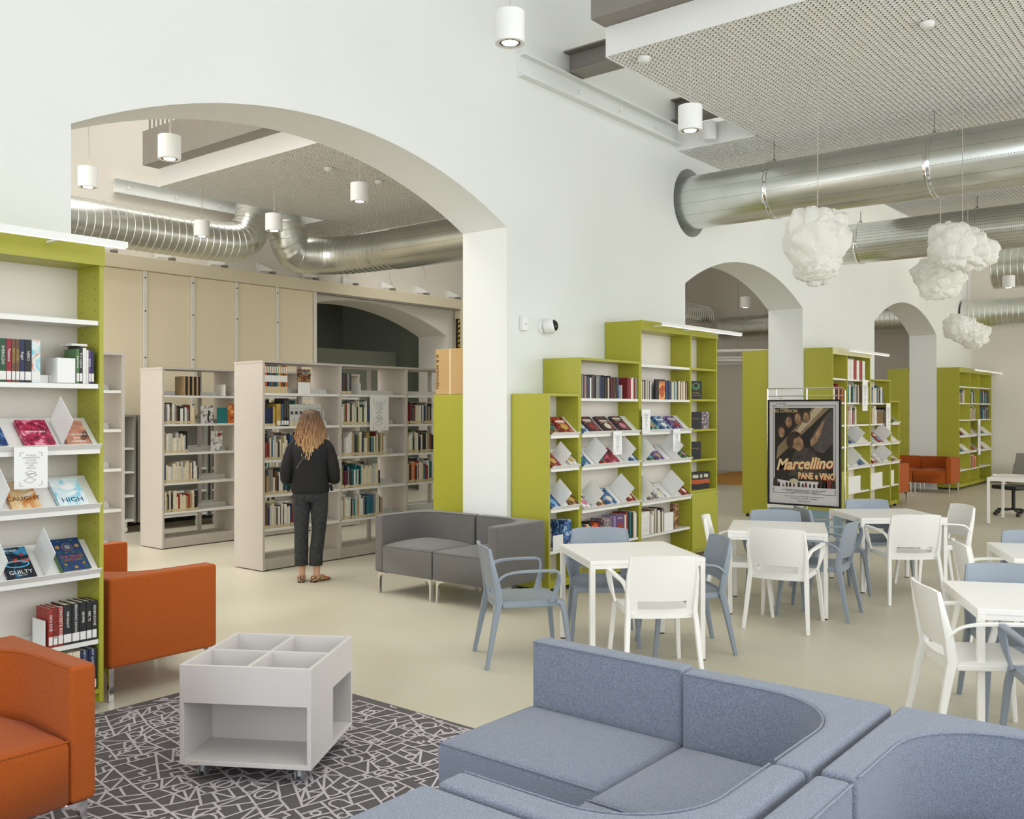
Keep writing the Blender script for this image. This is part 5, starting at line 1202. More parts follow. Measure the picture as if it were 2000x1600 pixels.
def chair_parts(root, m):
    # local: sitter faces +Y, origin at floor centre
    Hc = .80
    def P(x, y, z): return (x, y, z)
    # backrest with slot, curved; u across -1..1, z from .385 up
    nu, zs = 14, [.392, .41, .43, .452, .475, .505, .53, .58, .63, .68, .73, .775, .80]
    def y_at(u, z): return -.215 - .075 * max(0, (z - .45)) / .35 * 1.0 - .035 * (1 - u * u) * (1 if z > .45 else .8)
    def hw(z): return .215 + .012 * math.sin(min(1, max(0, (z - .42) / .38)) * PI) - (.006 if z > .79 else 0)
    V = []; idx = {}
    for side in (0, 1):
        for k, z in enumerate(zs):
            for i in range(nu + 1):
                u = -1 + 2 * i / nu; th = .0085 if side else -.0085
                idx[side, k, i] = len(V); V.append((u * hw(z), y_at(u, z) + th, z + (.0 if k < len(zs) - 1 else -.012 * abs(u) ** 6)))
    solid = lambda k, i: not (k in (3, 4) and 2 <= i < nu - 2) and True
    F = []
    for k in range(len(zs) - 1):
        for i in range(nu):
            if not solid(k, i): continue
            a, b, c, d = idx[0, k, i], idx[0, k, i + 1], idx[0, k + 1, i + 1], idx[0, k + 1, i]
            a2, b2, c2, d2 = idx[1, k, i], idx[1, k, i + 1], idx[1, k + 1, i + 1], idx[1, k + 1, i]
            F.append((a, b, c, d)); F.append((d2, c2, b2, a2))
            if k == 0 or not solid(k - 1, i): F.append((a, a2, b2, b))
            if k == len(zs) - 2 or not solid(k + 1, i): F.append((d, c, c2, d2))
            if i == 0 or not solid(k, i - 1): F.append((a, d, d2, a2))
            if i == nu - 1 or not solid(k, i + 1): F.append((b, b2, c2, c))
    mb = MB(); mb.add(V, F); mb.build('backrest', m, root, smooth=True, ang=50)
    # seat
    nx, ny = 10, 8; V = []
    for side in (0, 1):
        for j in range(ny + 1):
            v = j / ny
            for i in range(nx + 1):
                u = -1 + 2 * i / nx; hw_ = .212 + .006 * v
                z = .438 - .012 * (1 - u * u) * math.sin(PI * min(1, v * 1.1)) - (.012 * max(0, (v - .85) / .15) ** 2)
                V.append((u * hw_, -.235 + .46 * v, z - (.022 if side else 0)))
    N_ = (nx + 1) * (ny + 1); F = []
    for j in range(ny):
        for i in range(nx):
            a = j * (nx + 1) + i; F.append((a, a + 1, a + nx + 2, a + nx + 1)); F.append((N_ + a, N_ + a + nx + 1, N_ + a + nx + 2, N_ + a + 1))
    for i in range(nx): F.append((i, N_ + i, N_ + i + 1, i + 1)); q = ny * (nx + 1) + i; F.append((q, q + 1, N_ + q + 1, N_ + q))
    for j in range(ny): a = j * (nx + 1); F.append((a, a + nx + 1, N_ + a + nx + 1, N_ + a)); a += nx; F.append((a, N_ + a, N_ + a + nx + 1, a + nx + 1))
    mb = MB(); mb.add(V, F); mb.build('seat', m, root, smooth=True, ang=50)
    MB().sweep([(-.2, .215, .408), (.2, .215, .408)], .022, .03).sweep([(-.205, -.2, .408), (-.205, .2, .408)], .022, .03).sweep([(.205, -.2, .408), (.205, .2, .408)], .022, .03).build('seat_frame', m, root)
    for s in (-1, 1):
        rl = [(s * .248, -.315, 0), (s * .236, -.285, .15), (s * .224, -.25, .33), (s * .216, -.225, .44), (s * .222, -.243, .56), (s * .222, -.27, .68), (s * .210, -.29, .79)]
        MB().sweep(rl, [.026, .03, .034, .034, .026, .018, .012], [.026, .032, .042, .05, .044, .03, .02], up=(0, 1, 0)).build('leg', m, root, smooth=True)
        fl = [(s * .245, .265, 0), (s * .234, .248, .15), (s * .22, .228, .33), (s * .21, .205, .415), (s * .208, .17, .425)]
        MB().sweep(fl, [.026, .03, .034, .034, .03], [.026, .03, .036, .036, .03], up=(0, 1, 0)).build('leg', m, root, smooth=True)
        ar = spline([(s * .218, -.245, .56), (s * .232, -.20, .615), (s * .262, -.13, .640), (s * .27, .0, .645), (s * .27, .13, .645), (s * .267, .165, .645), (s * .262, .178, .60), (s * .245, .16, .5), (s * .225, .13, .425)], .03, 2)
        MB().sweep(ar, .036, .017, up=(s * .35, 0, .95) if False else (0, .35, .95)).build('armrest', m, root, smooth=True)
def new_chair(m, x, y, deg, label, group):
    t = thing('chair', label, 'chair', (x, y, 0), rad(deg - 90), group); chair_parts(t, m); return t
GC, WC = 'grey-blue plastic armchairs', 'white plastic armchairs'
cg = new_chair(PLG, 5.10, 4.03, -39, 'grey-blue armchair at the left of the table by the charcoal sofa', GC)
cw = new_chair(PLW, 5.40, 3.19, 44, 'white armchair with its back to the camera at the nearest full table', WC)
def gch(x, y, d, lab): return dup(cg, (x, y, 0), rad(d - 90), lab)
def wch(x, y, d, lab): return dup(cw, (x, y, 0), rad(d - 90), lab)
gch(5.87, 3.90, -142, 'grey-blue armchair between the nearest full table and the green shelves')
gch(6.02, 3.32, 136, 'grey-blue armchair at the right of the nearest full table')
wch(7.22, 3.05, 10, 'white armchair with its back to the camera at the table before the poster')
gch(7.93, 3.44, -157, 'grey-blue armchair on the far side of the table before the poster')
wch(7.50, 3.56, -67, 'white armchair at the left end of the table before the poster')
gch(7.76, 3.0, 97, 'dark-looking grey-blue armchair at the right of the table before the poster')
wch(8.86, 2.63, 40, 'white armchair with its back to the camera at the farthest table')
gch(9.55, 3.06, -139, 'grey-blue armchair on the far side of the farthest table')
wch(9.6, 2.56, 131, 'white armchair at the right of the farthest table')
gch(8.80, 3.25, -49, 'grey-blue armchair left of the farthest table, below the poster')
wch(5.41, 1.2, -57, 'white armchair at the left of the table nearest the camera at right')
gch(5.93, 1.12, -154, 'grey-blue armchair on the far side of the nearest right table')
gch(5.16, .75, 26, 'grey-blue armchair arm at the lower right picture edge')
wch(7.2, 1.45, -64, 'white armchair at the left of the table cut by the right edge')
gch(7.78, 1.3, -154, 'grey-blue armchair top at the right edge, behind the second right table')

# office chair, bin, trolley at the back
p = Vector((16.7, 3.25, 0))
t = thing('office_chair', 'grey office swivel chair behind the white desk near the end wall', 'chair', (17.0, 3.3, 0), rad(60))
for k in range(5):
    a = 2 * PI * k / 5; q = MB().sweep([(0, 0, .1), (.3 * math.cos(a), .3 * math.sin(a), .075)], .035, .03).build('base_arm', BLACK, t)
    MB().cyl((.3 * math.cos(a) - .02, .3 * math.sin(a), .03), (.3 * math.cos(a) + .02, .3 * math.sin(a), .03), .03, n=14).build('castor', BLACK, q, smooth=True)
MB().cyl((0, 0, .1), (0, 0, .42), .028, n=14).build('gas_column', BLACK, t, smooth=True)
MB().box(-.24, .24, -.23, .23, .42, .49).build('seat', BLACK, t, bevel=.03, seg=3, smooth=True)
MB().rings([[(-.2 + .05 * abs(k - 3) * 0, -.2 - .1 * k / 6 - .012, .55 + k * .075), (.2, -.2 - .1 * k / 6 - .012, .55 + k * .075), (.2, -.2 - .1 * k / 6 + .012, .55 + k * .075), (-.2, -.2 - .1 * k / 6 + .012, .55 + k * .075)] for k in range(7)]).build('backrest', mat('mesh_grey', (150, 146, 140), .6), t, bevel=.01, smooth=True)
for s in (-1, 1): MB().sweep([(s * .25, -.1, .45), (s * .27, -.05, .62), (s * .27, .15, .64)], .04, .03, up=(1, 0, 0)).build('armrest', PLW, t)
for x, y, w_, m, lab in ((23.4, 4.3, .5, mat('planter_sage', (132, 134, 104), .6), 'sage green tapered stool by the end wall'), (23.6, 3.75, .5, mat('planter_cream', (208, 204, 180), .6), 'cream tapered stool by the end wall')):
    o = MB().rings([[(-w_ / 2, -w_ / 2, 0), (w_ / 2, -w_ / 2, 0), (w_ / 2, w_ / 2, 0), (-w_ / 2, w_ / 2, 0)], [(-w_ / 2 + .05, -w_ / 2 + .05, .52), (w_ / 2 - .05, -w_ / 2 + .05, .52), (w_ / 2 - .05, w_ / 2 - .05, .52), (-w_ / 2 + .05, w_ / 2 - .05, .52)]]).build('tapered_stool', m, loc=(x, y, 0), bevel=.01); tag(o, lab, 'stool')
t = thing('book_trolley', 'grey rolling cabinet seen through the middle arch', 'cabinet', (18.6, 9.85, 0), rad(20))
MB().box(-.4, .4, -.02, .5, .12, 1.3).build('body', GREYD, t); MB().box(.4, .9, 0, .4, .12, .14).box(.4, .9, 0, .4, .6, .62).box(.4, .9, 0, .4, 1.2, 1.22).box(.88, .9, 0, .4, .12, 1.22).build('side_shelves', GREYD, t)
for sx in (-.3, .3): MB().cyl((sx - .02, .05, .06), (sx + .02, .05, .06), .06, n=14).build('castor', BLACK, t, smooth=True)
o = MB().box(-2.2, 2.2, -1.2, 1.2, 0, .012).build('rug', mat('ochre_rug', (206, 150, 66), .95, bump=.2, bs=300), loc=(22.0, 10.3, 0)); tag(o, 'ochre rug on the floor beyond the middle arch', 'rug')
t = thing('low_green_cabinet', 'low green cabinet with books beyond the middle arch', 'cabinet', (21.2, 12.2, 0), rad(0)); MB().box(-1.4, 1.4, 0, .4, .0, 1.45).build('body', mat('dark_green_board', (84, 92, 30), .5), t); MB().box(-.2, .9, -.01, 0, .5, .8).build('open_shelf', INK, t)
o = MB().tube([(21.0 + 1.5 * math.cos(a), 10.0 + 1.5 * math.sin(a), 3.05) for a in [2 * PI * k / 48 for k in range(49)]], .035, 8, cap=False).build('ring_lamp', WHITE, smooth=True); tag(o, 'large white ring lamp hanging beyond the middle arch', 'lamp'); MB().tube([(22.5, 10, 3.1), (22.5, 10, 7.59)], .004, 5).tube([(19.5, 10, 3.1), (19.5, 10, 7.59)], .004, 5).build('suspension_wire', STEEL, o)
o = MB().tube([(22.4 + 1.0 * math.cos(a), 11.2 + 1.0 * math.sin(a), 2.95) for a in [2 * PI * k / 48 for k in range(49)]], .03, 8, cap=False).build('ring_lamp', WHITE, smooth=True); tag(o, 'smaller white ring lamp beyond the middle arch', 'lamp'); MB().tube([(23.4, 11.2, 3.0), (23.4, 11.2, 7.59)], .004, 5).build('suspension_wire', STEEL, o)

# ------------------------------------------------------------------ poster on its stand
PX = 12.0
pya, pyb = .442 * PX, .3595 * PX     # left edge, right edge (Y)
zb_, zt_ = .45, 1.85
st = thing('display_stand', 'chrome display stand with glass lower panel behind the poster', 'stand', (PX + .05, (pya + pyb) / 2, 0))
hw = (pya - pyb) / 2 + .03
def tubey(p, name='frame_tube', r=.009): MB().tube(p, r, 8).build(name, CHROME, st, smooth=True)
tubey([(0, hw, .02), (0, hw, 2.0), ]); tubey([(0, -hw + .0, .02), (0, -hw, 1.96), (0, -hw + .03, 2.0), (0, hw, 2.0)])
for z in (1.90, .40, .3): tubey([(0, -hw, z), (0, hw, z)], 'cross_tube', .006)
for y in (-.02, ): tubey([(0, y, .3), (0, y, 2.0)], 'centre_tube')
tubey([(0, .4, 1.9), (0, .4, 2.0)], 'short_tube', .004)
for y in (-hw, hw): MB().box(-.2, .2, y - .02, y + .02, 0, .02).build('foot_bar', CHROME, st)
MB().box(-.003, .003, -hw + .02, hw - .02, .06, .40).build('glass_panel', mat('pale_glass', (150, 176, 190), .1), st)
for y in (-hw + .16, hw - .2): MB().tube([(-.03, y + .018 * math.cos(a), 1.88 + .018 * math.sin(a)) for a in [2 * PI * k / 12 for k in range(13)]], .003, 5).build('hook_ring', mat('brass', (170, 140, 70), .3, 1), st)
pt = thing('framed_poster', 'framed film poster with dark picture and cream script title', 'poster', (PX, (pya + pyb) / 2, zb_))
W2 = (pya - pyb) / 2; Hh = zt_ - zb_
fr = MB(); f = .022
fr.box(-.02, .015, -W2, -W2 + f, 0, Hh).box(-.02, .015, W2 - f, W2, 0, Hh).box(-.02, .015, -W2 + f, W2 - f, 0, f).box(-.02, .015, -W2 + f, W2 - f, Hh - f, Hh)
fr.build('black_frame', mat('frame_black', (24, 24, 26), .3), pt)
MB().box(.0, .01, -W2 + f, W2 - f, f, Hh - f).build('poster_paper', mat('poster_paper', (226, 222, 226), .5), pt)
# print coordinates: u 0..1 left->right (left = +Y), v 0..1 bottom->top
PW, PH = 2 * (W2 - f), Hh - 2 * f
def PM(layer): return frame((-.0006 - .0006 * layer, W2 - f, f), (0, -1, 0), (0, 0, 1))
def pp(name, poly, m, layer):
    MB().prism([(u * PW, v * PH) for u, v in poly], -.0002, .0002, 0, PM(layer)).build(name, m, pt)
def pr(u0, v0, u1, v1): return [(u0, v0), (u1, v0), (u1, v1), (u0, v1)]
def ell(cx, cy, rx, ry, n=20, rot=0): return [(cx + rx * math.cos(a) * math.cos(rot) - ry * math.sin(a) * math.sin(rot) * PH / PW * 0 - (ry * math.sin(a) * math.sin(rot)), cy + (rx * math.cos(a) * math.sin(rot)) + ry * math.sin(a) * math.cos(rot)) for a in [2 * PI * k / n for k in range(n)]]
INKP = mat('poster_dark', (52, 46, 44), .5, col2=(30, 28, 30), vs=4)
for u0, v0, u1, v1 in ((.05, .10, .056, .965), (.944, .10, .95, .965), (.05, .10, .36, .104), (.63, .10, .95, .104), (.3, .961, .95, .965), (.05, .961, .1, .965)): pp('rule_line', pr(u0, v0, u1, v1), INK, 0)
for u0, v0, u1, v1 in ((.065, .115, .068, .952), (.932, .115, .935, .952), (.065, .949, .935, .952)): pp('rule_line', pr(u0, v0, u1, v1), INK, 0)
pp('picture_field', [(.08, .24), (.3, .215), (.6, .22), (.915, .235), (.915, .935), (.08, .935)], INKP, 1)
pp('light_beam', [(.12, .55), (.62, .93), (.86, .93), (.1, .43)], mat('beam_brown', (120, 98, 74), .5, col2=(160, 138, 108), vs=5), 2)
pp('light_beam_core', [(.3, .64), (.66, .935), (.78, .935), (.3, .585)], mat('beam_core', (196, 178, 148), .5), 3)
SK = mat('print_skin', (190, 152, 118), .5, col2=(120, 86, 66), vs=14); HR = mat('print_brown', (72, 54, 44), .5, col2=(50, 40, 36), vs=10)
for cx, cy in ((.175, .70), (.28, .80), (.41, .835), (.53, .845)):
    pp('head_shape', ell(cx, cy + .01, .062, .068), HR, 4); pp('face_shape', ell(cx + .004, cy - .004, .044, .052), SK, 5)
pp('figure_shape', [(.3, .36), (.36, .5), (.46, .56), (.6, .54), (.74, .42), (.86, .3), (.86, .27), (.28, .27)], mat('print_grey', (92, 82, 76), .5, col2=(56, 50, 48), vs=9), 4)
pp('figure_head', ell(.36, .62, .115, .085, 24, .3), HR, 5); pp('figure_face', [(.34, .55), (.44, .51), (.5, .56), (.49, .62), (.44, .66), (.36, .63)], SK, 6)
pp('arm_shape', [(.58, .62), (.76, .82), (.9, .93), (.915, .6), (.78, .5), (.66, .52)], mat('print_sleeve', (66, 60, 60), .5, col2=(100, 92, 88), vs=8), 4)
pp('hand_shape', [(.6, .56), (.68, .6), (.74, .68), (.8, .82), (.76, .8), (.66, .68), (.6, .62)], SK, 6)
pp('snow_field', [(.05, .15), (.95, .15), (.95, .215), (.6, .225), (.3, .22), (.05, .235)], mat('poster_paper', (0, 0, 0)), 3)
for k in range(16):
    cx = .09 + k * .055 + R.uniform(-.012, .012); s_ = R.uniform(.6, 1.2) * (1.6 if k in (0, 12, 13, 14, 15) else .8)
    pp('small_figure', [(cx - .022 * s_, .165), (cx + .022 * s_, .165), (cx + .018 * s_, .165 + .04 * s_), (cx, .165 + .06 * s_), (cx - .018 * s_, .165 + .04 * s_)], (HR, INK, mat('print_red', (130, 60, 50), .5))[k % 3], 5)
pp('house_shape', [(.3, .2), (.42, .2), (.42, .235), (.36, .25), (.3, .235)], mat('print_cream', (210, 196, 170), .5), 5)
CT = mat('title_cream', (240, 214, 160), .5); RT = mat('title_red', (190, 52, 32), .5)
def pt_text(s, size, u, v, m, layer, **k): return text(s, size, PM(layer) @ Matrix.Translation((u * PW, v * PH, 0)) @ Matrix.Rotation(k.pop('rot', 0), 4, 'Z'), m, pt, **k)
for m, l, du, dv in ((RT, 8, .008, -.006), (CT, 9, 0, 0)):
    pt_text('Marcellino', .205, .5 + du, .39 + dv, m, l, bold=.006, shear=.35, rot=.06, sx=.88, name='title_lettering')
    pt_text('PANE e VINO', .115, .68 + du, .275 + dv, m, l, bold=.004, sx=.72, name='title_lettering')
pt_text('LUIGI COMENCINI', .058, .22, .905, CT, 8, sx=.75, name='name_lettering'); pt_text('un film di', .03, .22, .93, CT, 8, name='name_lettering')
pt_text('Un film RAI', .03, .17, .975, INK, 2, name='small_lettering'); pt_text('presenta', .025, .26, .962, RT, 2, name='small_lettering')
for v, s in ((.135, 'con FERNANDO FERNAN GOMEZ  ALFREDO LANDA'), (.122, 'musiche CARLO RUSTICHELLI  sceneggiatura'), (.108, 'MARCELLINO PANE E VINO'), (.075, 'scritto e diretto da  prodotto da  una coproduzione'), (.055, 'Distribuzione  fotografia  montaggio'), (.03, 'stampa litografica')): pt_text(s, .022, .5, v, INK, 2, name='credit_lettering', sx=1.15)

# ------------------------------------------------------------------ the woman
def hair_mat():
    m = mat('blond_hair', (0, 0, 0), .5, col2=(1, 1, 1), vs=10, stretch=(7, 7, .6)); nt = m.node_tree; N = nt.nodes; L = nt.links
    tc = N.new('ShaderNodeTexCoord'); sx = N.new('ShaderNodeSeparateXYZ'); L.new(tc.outputs['Object'], sx.inputs[0])
    mr = N.new('ShaderNodeMapRange'); mr.inputs['From Min'].default_value = .10; mr.inputs['From Max'].default_value = -.28; L.new(sx.outputs[2], mr.inputs[0])
    ns = [n for n in N if n.type == 'TEX_NOISE'][0]
    ad = N.new('ShaderNodeMath'); ad.operation = 'MULTIPLY_ADD'; L.new(ns.outputs['Fac'], ad.inputs[0]); ad.inputs[1].default_value = .9; ad.inputs[2].default_value = -.45
    a2 = N.new('ShaderNodeMath'); a2.operation = 'ADD'; L.new(mr.outputs[0], a2.inputs[0]); L.new(ad.outputs[0], a2.inputs[1])
    r = [n for n in N if n.type == 'VALTORGB'][0]; e = r.color_ramp.elements; e[0].position = 0; e[0].color = (*lin((84, 60, 42)), 1); e[1].position = 1; e[1].color = (*lin((208, 168, 116)), 1)
    q = e.new(.5); q.color = (*lin((146, 106, 70)), 1); L.new(a2.outputs[0], r.inputs[0]); return m
def woman():
    t = thing('person', 'woman with long wavy blond hair, black blouse and dark cropped jeans, browsing the bookcase', 'person', (6.02, 7.5, 0), rad(-44))
    # local: she faces +Y, right is +X
    SKN = mat('skin', (206, 160, 132), .55); BL = mat('black_blouse', (18, 18, 19), .8, bump=.15, bs=60); JN = mat('washed_black_denim', (40, 42, 44), .9, col2=(58, 60, 62), vs=30, bump=.15, bs=120)
    HB = hair_mat()
    # body: one skinned surface
    J = {'pelvis': (0, 0, .90, .12), 'waist': (0, 0, 1.03, .105), 'chest': (0, 0, 1.24, .12), 'neckb': (0, -.01, 1.385, .06), 'neck': (0, .0, 1.44, .048), 'head0': (0, .02, 1.50, .06),
         'shL': (-.15, -.01, 1.36, .055), 'elL': (-.235, -.03, 1.10, .042), 'wrL': (-.17, .16, 1.02, .028), 'palL': (-.13, .215, 1.04, .024), 'shR': (.15, -.01, 1.36, .055), 'elR': (.235, -.03, 1.10, .042), 'wrR': (.17, .16, 1.04, .028), 'palR': (.13, .215, 1.06, .024),
         'hipL': (-.09, 0, .86, .095), 'knL': (-.085, .01, .50, .06), 'anL': (-.08, -.02, .09, .034), 'heL': (-.08, -.03, .045, .034), 'ftL': (-.075, .1, .03, .026),
         'hipR': (.09, 0, .86, .095), 'knR': (.075, .01, .50, .06), 'anR': (.065, -.03, .09, .034), 'heR': (.065, -.04, .045, .034), 'ftR': (.13, .08, .03, .026)}
    E = [('pelvis', 'waist'), ('waist', 'chest'), ('chest', 'neckb'), ('neckb', 'neck'), ('neck', 'head0')]
    for s in 'LR':
        E += [('neckb', 'sh' + s), ('sh' + s, 'el' + s), ('el' + s, 'wr' + s), ('wr' + s, 'pal' + s), ('pelvis', 'hip' + s), ('hip' + s, 'kn' + s), ('kn' + s, 'an' + s), ('an' + s, 'he' + s), ('he' + s, 'ft' + s)]
    for s, sg in (('L', -1), ('R', 1)):
        px, py, pz, _ = J['pal' + s]
        for f, (ox, ln) in enumerate(((.024, .062), (.009, .07), (-.007, .066), (-.022, .052))):
            a, b, c = 'f%s%da' % (s, f), 'f%s%db' % (s, f), 'f%s%dc' % (s, f)
            J[a] = (px + ox, py + .03, pz, .0085); J[b] = (px + ox * 1.1 - sg * .006, py + .03 + ln * .55, pz - .004, .008); J[c] = (px + ox * 1.1 - sg * .01, py + .03 + ln * .9, pz - .022, .0065)
            E += [('pal' + s, a), (a, b), (b, c)]
        J['t%sa' % s] = (px - sg * .028, py + .005, pz + .004, .0095); J['t%sb' % s] = (px - sg * .042, py + .04, pz + .002, .008); E += [('wr' + s, 't%sa' % s), ('t%sa' % s, 't%sb' % s)]
    K = list(J); me = bpy.data.meshes.new('body'); me.from_pydata([J[k][:3] for k in K], [(K.index(a), K.index(b)) for a, b in E], [])
    o = bpy.data.objects.new('body', me); C.objects.link(o); o.parent = t; me.materials.append(SKN)
    sk = o.modifiers.new('skin', 'SKIN'); sk.use_smooth_shade = True
    lay = me.skin_vertices[0] if me.skin_vertices else None
    if lay is None:
        bpy.context.view_layer.objects.active = o; bpy.ops.mesh.customdata_skin_add(); lay = me.skin_vertices[0]
    for i, k in enumerate(K): lay.data[i].radius = (J[k][3], J[k][3]); lay.data[i].use_root = (k == 'pelvis')
    sb = o.modifiers.new('sub', 'SUBSURF'); sb.levels = 1; sb.render_levels = 2
    # head with face
    import bmesh
    bm = bmesh.new(); bmesh.ops.create_uvsphere(bm, u_segments=32, v_segments=24, radius=1)
    for v in bm.verts:
        x, y, z = v.co
        w_ = .073 * (1 if z > -.1 else 1 - .38 * (-z - .1)); d_ = .092
        X, Y, Z = x * w_, y * d_ * (1 if y < 0 else (1 - .1 * max(0, -z))), z * .112
        if y > .3:
            nose = math.exp(-((X / .013) ** 2) - ((Z + .018) / .026) ** 2) * .02; eye = sum(math.exp(-(((X - e) / .014) ** 2) - ((Z - .006) / .010) ** 2) for e in (-.031, .031)) * .007
            lip = math.exp(-((X / .022) ** 2) - ((Z + .055) / .009) ** 2) * .006; chin = math.exp(-((X / .02) ** 2) - ((Z + .092) / .014) ** 2) * .008
            Y += nose - eye + lip + chin
        v.co = (X, Y, Z)
    hm = bpy.data.meshes.new('head'); bm.to_mesh(hm); bm.free(); hm.materials.append(SKN)
    for p_ in hm.polygons: p_.use_smooth = True
    hd = bpy.data.objects.new('head', hm); C.objects.link(hd); hd.parent = t; hd.location = (0, .03, 1.575); hd.rotation_euler = (-.06, 0, 0)
    for e in (-1, 1):
        MB().lathe([(.0005, -.011), (.008, -.008), (.0115, 0), (.008, .008), (.0005, .011)], 12).build('eye', PAPER, hd, smooth=True, loc=(e * .031, .0705, .006))
        MB().lathe([(.0005, .0), (.005, .0), (.004, .002), (.0005, .0025)], 10).build('pupil', INK, hd, loc=(e * .031, .0812, .006)).rotation_euler = (-PI / 2, 0, 0)
        MB().rings([[(e * (.070 + q), .0 + .018 * math.cos(a) * s_, -.004 + .03 * math.sin(a) * s_) for a in [2 * PI * k / 12 for k in range(12)]] for q, s_ in ((0, .8), (.012, 1), (.016, .7))]).build('ear', SKN, hd, smooth=True)
    MB().box(-.02, .02, .083, .092, -.058, -.050).build('lips', mat('lip', (170, 90, 84), .5), hd, bevel=.003)
    # loft helper: rings of (cx, cy, z, rx, ry)
    def loft(secs, n=28, wob=0, cap=True, seed=0, pw=1):
        RR = []
        for k, (cx, cy, z, rx, ry) in enumerate(secs):
            ring = []
            for i in range(n):
                a = 2 * PI * i / n; f_ = 1 + wob * math.sin(a * 7 + seed + z * 9) * (.5 + .5 * math.sin(z * 23 + a * 3)) + wob * .6 * math.sin(a * 13 + z * 5)
                c_, s_ = math.cos(a), math.sin(a); c_ = math.copysign(abs(c_) ** pw, c_); s_ = math.copysign(abs(s_) ** pw, s_)
                ring.append((cx + rx * c_ * f_, cy + ry * s_ * f_, z))
            RR.append(ring)
        return MB().rings(RR, cap=cap)
    bl = loft([(0, 0, .885, .176, .14), (0, 0, .90, .186, .145), (0, 0, 1.0, .182, .135), (0, 0, 1.1, .18, .13), (0, 0, 1.2, .188, .13), (0, -.005, 1.3, .198, .122), (0, -.01, 1.355, .19, .10), (0, -.01, 1.39, .14, .08), (0, -.008, 1.415, .085, .065), (0, 0, 1.44, .058, .056)], wob=.02, pw=.85)
    b_ = bl.build('blouse', BL, t, smooth=True, ang=80)
    for s in (-1, 1):
        P = [(s * .13, -.01, 1.385), (s * .17, -.015, 1.36), (s * .20, -.02, 1.27), (s * .222, -.03, 1.17), (s * .235, -.03, 1.10), (s * .235, -.01, 1.03), (s * .245, .05, 1.015), (s * .205, .11, 1.015), (s * .175, .15, 1.025), (s * .165, .175, 1.035)]
        S = spline(P, .02, 2); n = len(S)
        def rr(f): return .048 + .014 * math.sin(min(1, f * 1.2) * PI) if f < .75 else .054 - (f - .75) * .09
        m_ = MB().tube(S, [rr(i / n) * (1 + .035 * math.sin(i * 1.7)) for i in range(n)], 16); m_.build('sleeve', BL, b_, smooth=True, ang=80)
        MB().sweep([(s * .20, -.04, .97), (s * .215, -.03, .905)], .03, .008, up=(0, 1, 0)).build('cuff_tie', BL, b_)
    # trousers: hips + legs
    ho = loft([(0, 0, .80, .165, .12), (0, -.008, .845, .178, .135), (0, -.005, .90, .172, .13), (0, 0, .95, .152, .115), (0, 0, 1.0, .135, .10)], pw=.9).build('jeans', JN, t, smooth=True, ang=80)
    for s, kx, ax, ay in ((-1, -.088, -.088, -.02), (1, .082, .058, -.03)):
        secs = [(s * .084, 0, .86, .088, .115), (s * .086, 0, .8, .09, .118), (s * .087, 0, .72, .088, .10), ((s * .09 + kx) / 2, 0, .6, .077, .085), (kx, .0, .5, .069, .075), ((kx + ax) / 2, -.01, .38, .068, .074), (ax, ay + .005, .26, .066, .072), (ax, ay, .165, .065, .07), (ax, ay, .163, .058, .062)]
        g_ = loft(secs, wob=.018, seed=s).build('trouser_leg', JN, ho, smooth=True, ang=80)
        q = random.Random(3 + s); fr_ = MB()
        for i in range(40):
            a = 2 * PI * i / 40; x = ax + .064 * math.cos(a); y = ay + .069 * math.sin(a); l = q.uniform(.008, .022)
            fr_.add([(x, y, .168), (x + .0012, y + .0012, .168), (x + q.uniform(-.004, .004), y, .163 - l)], [(0, 1, 2)])
        fr_.build('frayed_hem', JN, ho, kind='stuff')
    for s in (-1, 1):
        x0 = s * .085; zz = [(x0 - .045, .875), (x0 + .045, .875), (x0 + .045, .80), (x0, .775), (x0 - .045, .80)]
        def yb(x, z): return -.139 * math.sqrt(max(.1, 1 - (x / .178) ** 2)) - .006
        MB().tube([(x, yb(x, z), z) for x, z in zz + zz[:1]], .0022, 5).build('back_pocket', mat('denim_seam', (40, 40, 42), .9), ho)
    # shoes
    LEO = mat('leopard_print', (206, 164, 120), .6)
    nt = LEO.node_tree; vo = nt.nodes.new('ShaderNodeTexVoronoi'); vo.inputs['Scale'].default_value = 42; tc = nt.nodes.new('ShaderNodeTexCoord'); nt.links.new(tc.outputs['Object'], vo.inputs['Vector'])
    cr = nt.nodes.new('ShaderNodeValToRGB'); cr.color_ramp.interpolation = 'CONSTANT'; e = cr.color_ramp.elements; e[0].color = (*lin((206, 160, 112)), 1); e[1].color = (*lin((206, 164, 120)), 1); e[0].position = 0
    z1 = e.new(.22); z1.color = (*lin((40, 28, 22)), 1); e[-1].position = .52; nt.links.new(vo.outputs['Distance'], cr.inputs[0]); nt.links.new(cr.outputs[0], nt.nodes['Principled BSDF'].inputs['Base Color'])
    for s, ax, ay, dr in ((-1, -.088, -.035, .1), (1, .058, -.045, -.75)):
        sh = MB(); RR = []
        for (y, hw_, h_) in ((-.055, .012, .045), (-.045, .028, .062), (-.02, .034, .062), (.02, .034, .048), (.07, .037, .04), (.12, .04, .036), (.155, .034, .028), (.185, .018, .018), (.195, .004, .01)):
            RR.append([(hw_ * math.cos(a), y, max(.004, h_ * (.5 + .5 * math.sin(a)))) for a in [2 * PI * k / 16 for k in range(16)]])
        o_ = sh.rings(RR).build('shoe', LEO, t, smooth=True, ang=70); o_.location = (ax, ay + .0, 0.004); o_.rotation_euler = (0, 0, dr)
        MB().box(-.03, .03, -.05, -.015, -.004, .01).build('heel', BLACK, o_)
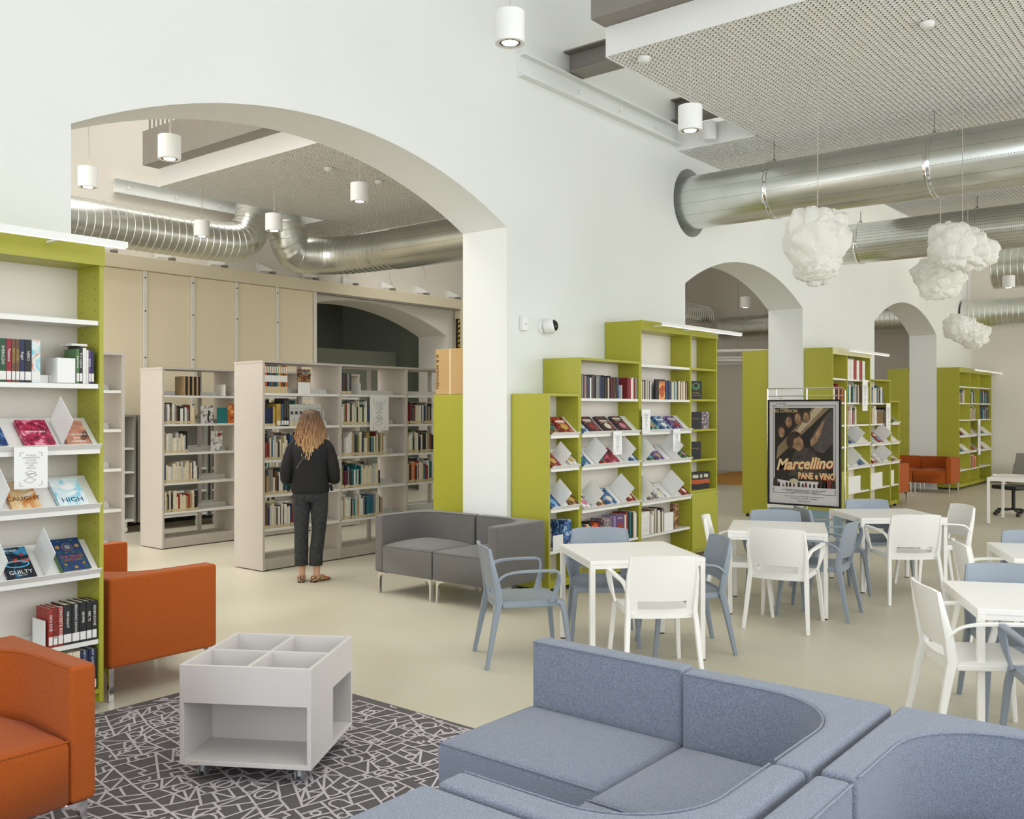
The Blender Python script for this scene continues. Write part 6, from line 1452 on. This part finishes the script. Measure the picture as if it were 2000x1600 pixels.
        MB().rings([[((hw_ + .003) * math.cos(a), y, max(.004, (h_ + .003) * (.5 + .5 * math.sin(a)))) for a in [2 * PI * k / 16 for k in range(16)]] for y, hw_, h_ in ((.105, .0395, .037), (.135, .038, .034))], cap=True).build('orange_strap', BM['orange'], o_, smooth=True)
        MB().lathe([(.001, 0), (.016, .002), (.013, .012), (.001, .016)], 10).build('pearl_ornament', PAPER, o_, smooth=True, loc=(0, .15, .028))
    # hair: cap plus wavy locks
    bm = bmesh.new(); bmesh.ops.create_uvsphere(bm, u_segments=28, v_segments=20, radius=1)
    dl = [v for v in bm.verts if (v.co.y > .42 and v.co.z < .55)]
    bmesh.ops.delete(bm, geom=dl, context='VERTS')
    for v in bm.verts:
        a = math.atan2(v.co.y, v.co.x); f_ = 1 + .03 * math.sin(a * 11) + .02 * math.sin(a * 23 + 1)
        v.co = (v.co.x * .088 * f_, v.co.y * .108 * f_, v.co.z * .122)
    hm = bpy.data.meshes.new('hair'); bm.to_mesh(hm); bm.free(); hm.materials.append(HB)
    for p_ in hm.polygons: p_.use_smooth = True
    hr = bpy.data.objects.new('hair', hm); C.objects.link(hr); hr.parent = t; hr.location = (0, .02, 1.583)
    q = random.Random(11); lk = MB()
    for i in range(150):
        a = PI + PI * (i + .5) / 150 + q.uniform(-.05, .05)
        if i % 9 == 0: a = PI + q.choice((-.25, PI + .25))
        cx, cy = math.cos(a), math.sin(a); lay_ = q.uniform(.9, 1.06)
        zend = -.30 + q.uniform(-.03, .05) - .05 * (-cy) ** 2 + .07 * abs(cx) ** 3
        P = []; ph = q.uniform(0, 6.28); w1 = q.uniform(.007, .02)
        for k in range(15):
            f_ = k / 14; g_ = max(0, (f_ - .2) / .8); z = .055 * (1 - g_) + zend * g_ if f_ > .2 else .055 + .075 * math.cos(f_ / .2 * PI / 2)
            spread = ((.086 + .05 * math.sin(min(1, g_ * 1.2) * PI / 1.7)) if f_ > .2 else .012 + .074 * math.sin(f_ / .2 * PI / 2)) * lay_
            wv = w1 * math.sin(ph + f_ * 12.5) * min(1, f_ * 2.2)
            P.append((cx * spread * 1.02 + wv, cy * (spread * .98 + .012) + .0 + wv * .5 * (1 if cy < 0 else 0), z))
        lk.tube(P, [.009 * (1 - .75 * (k / 14) ** 2) * q.uniform(.9, 1.1) + .001 for k in range(15)], 6, flat=1)
    lk.build('hair_locks', HB, hr, smooth=True, ang=80, kind='stuff')
    ch = MB(); P = spline([(.03, -.125, 1.34), (-.03, -.135, 1.27), (-.09, -.13, 1.20), (-.12, -.11, 1.14)], .012, 2)
    for p_ in P: ch.box(p_.x - .0018, p_.x + .0018, p_.y - .010, p_.y - .006, p_.z - .0018, p_.z + .0018)
    ch.build('bead_strap', PAPER, t, kind='stuff')
woman()
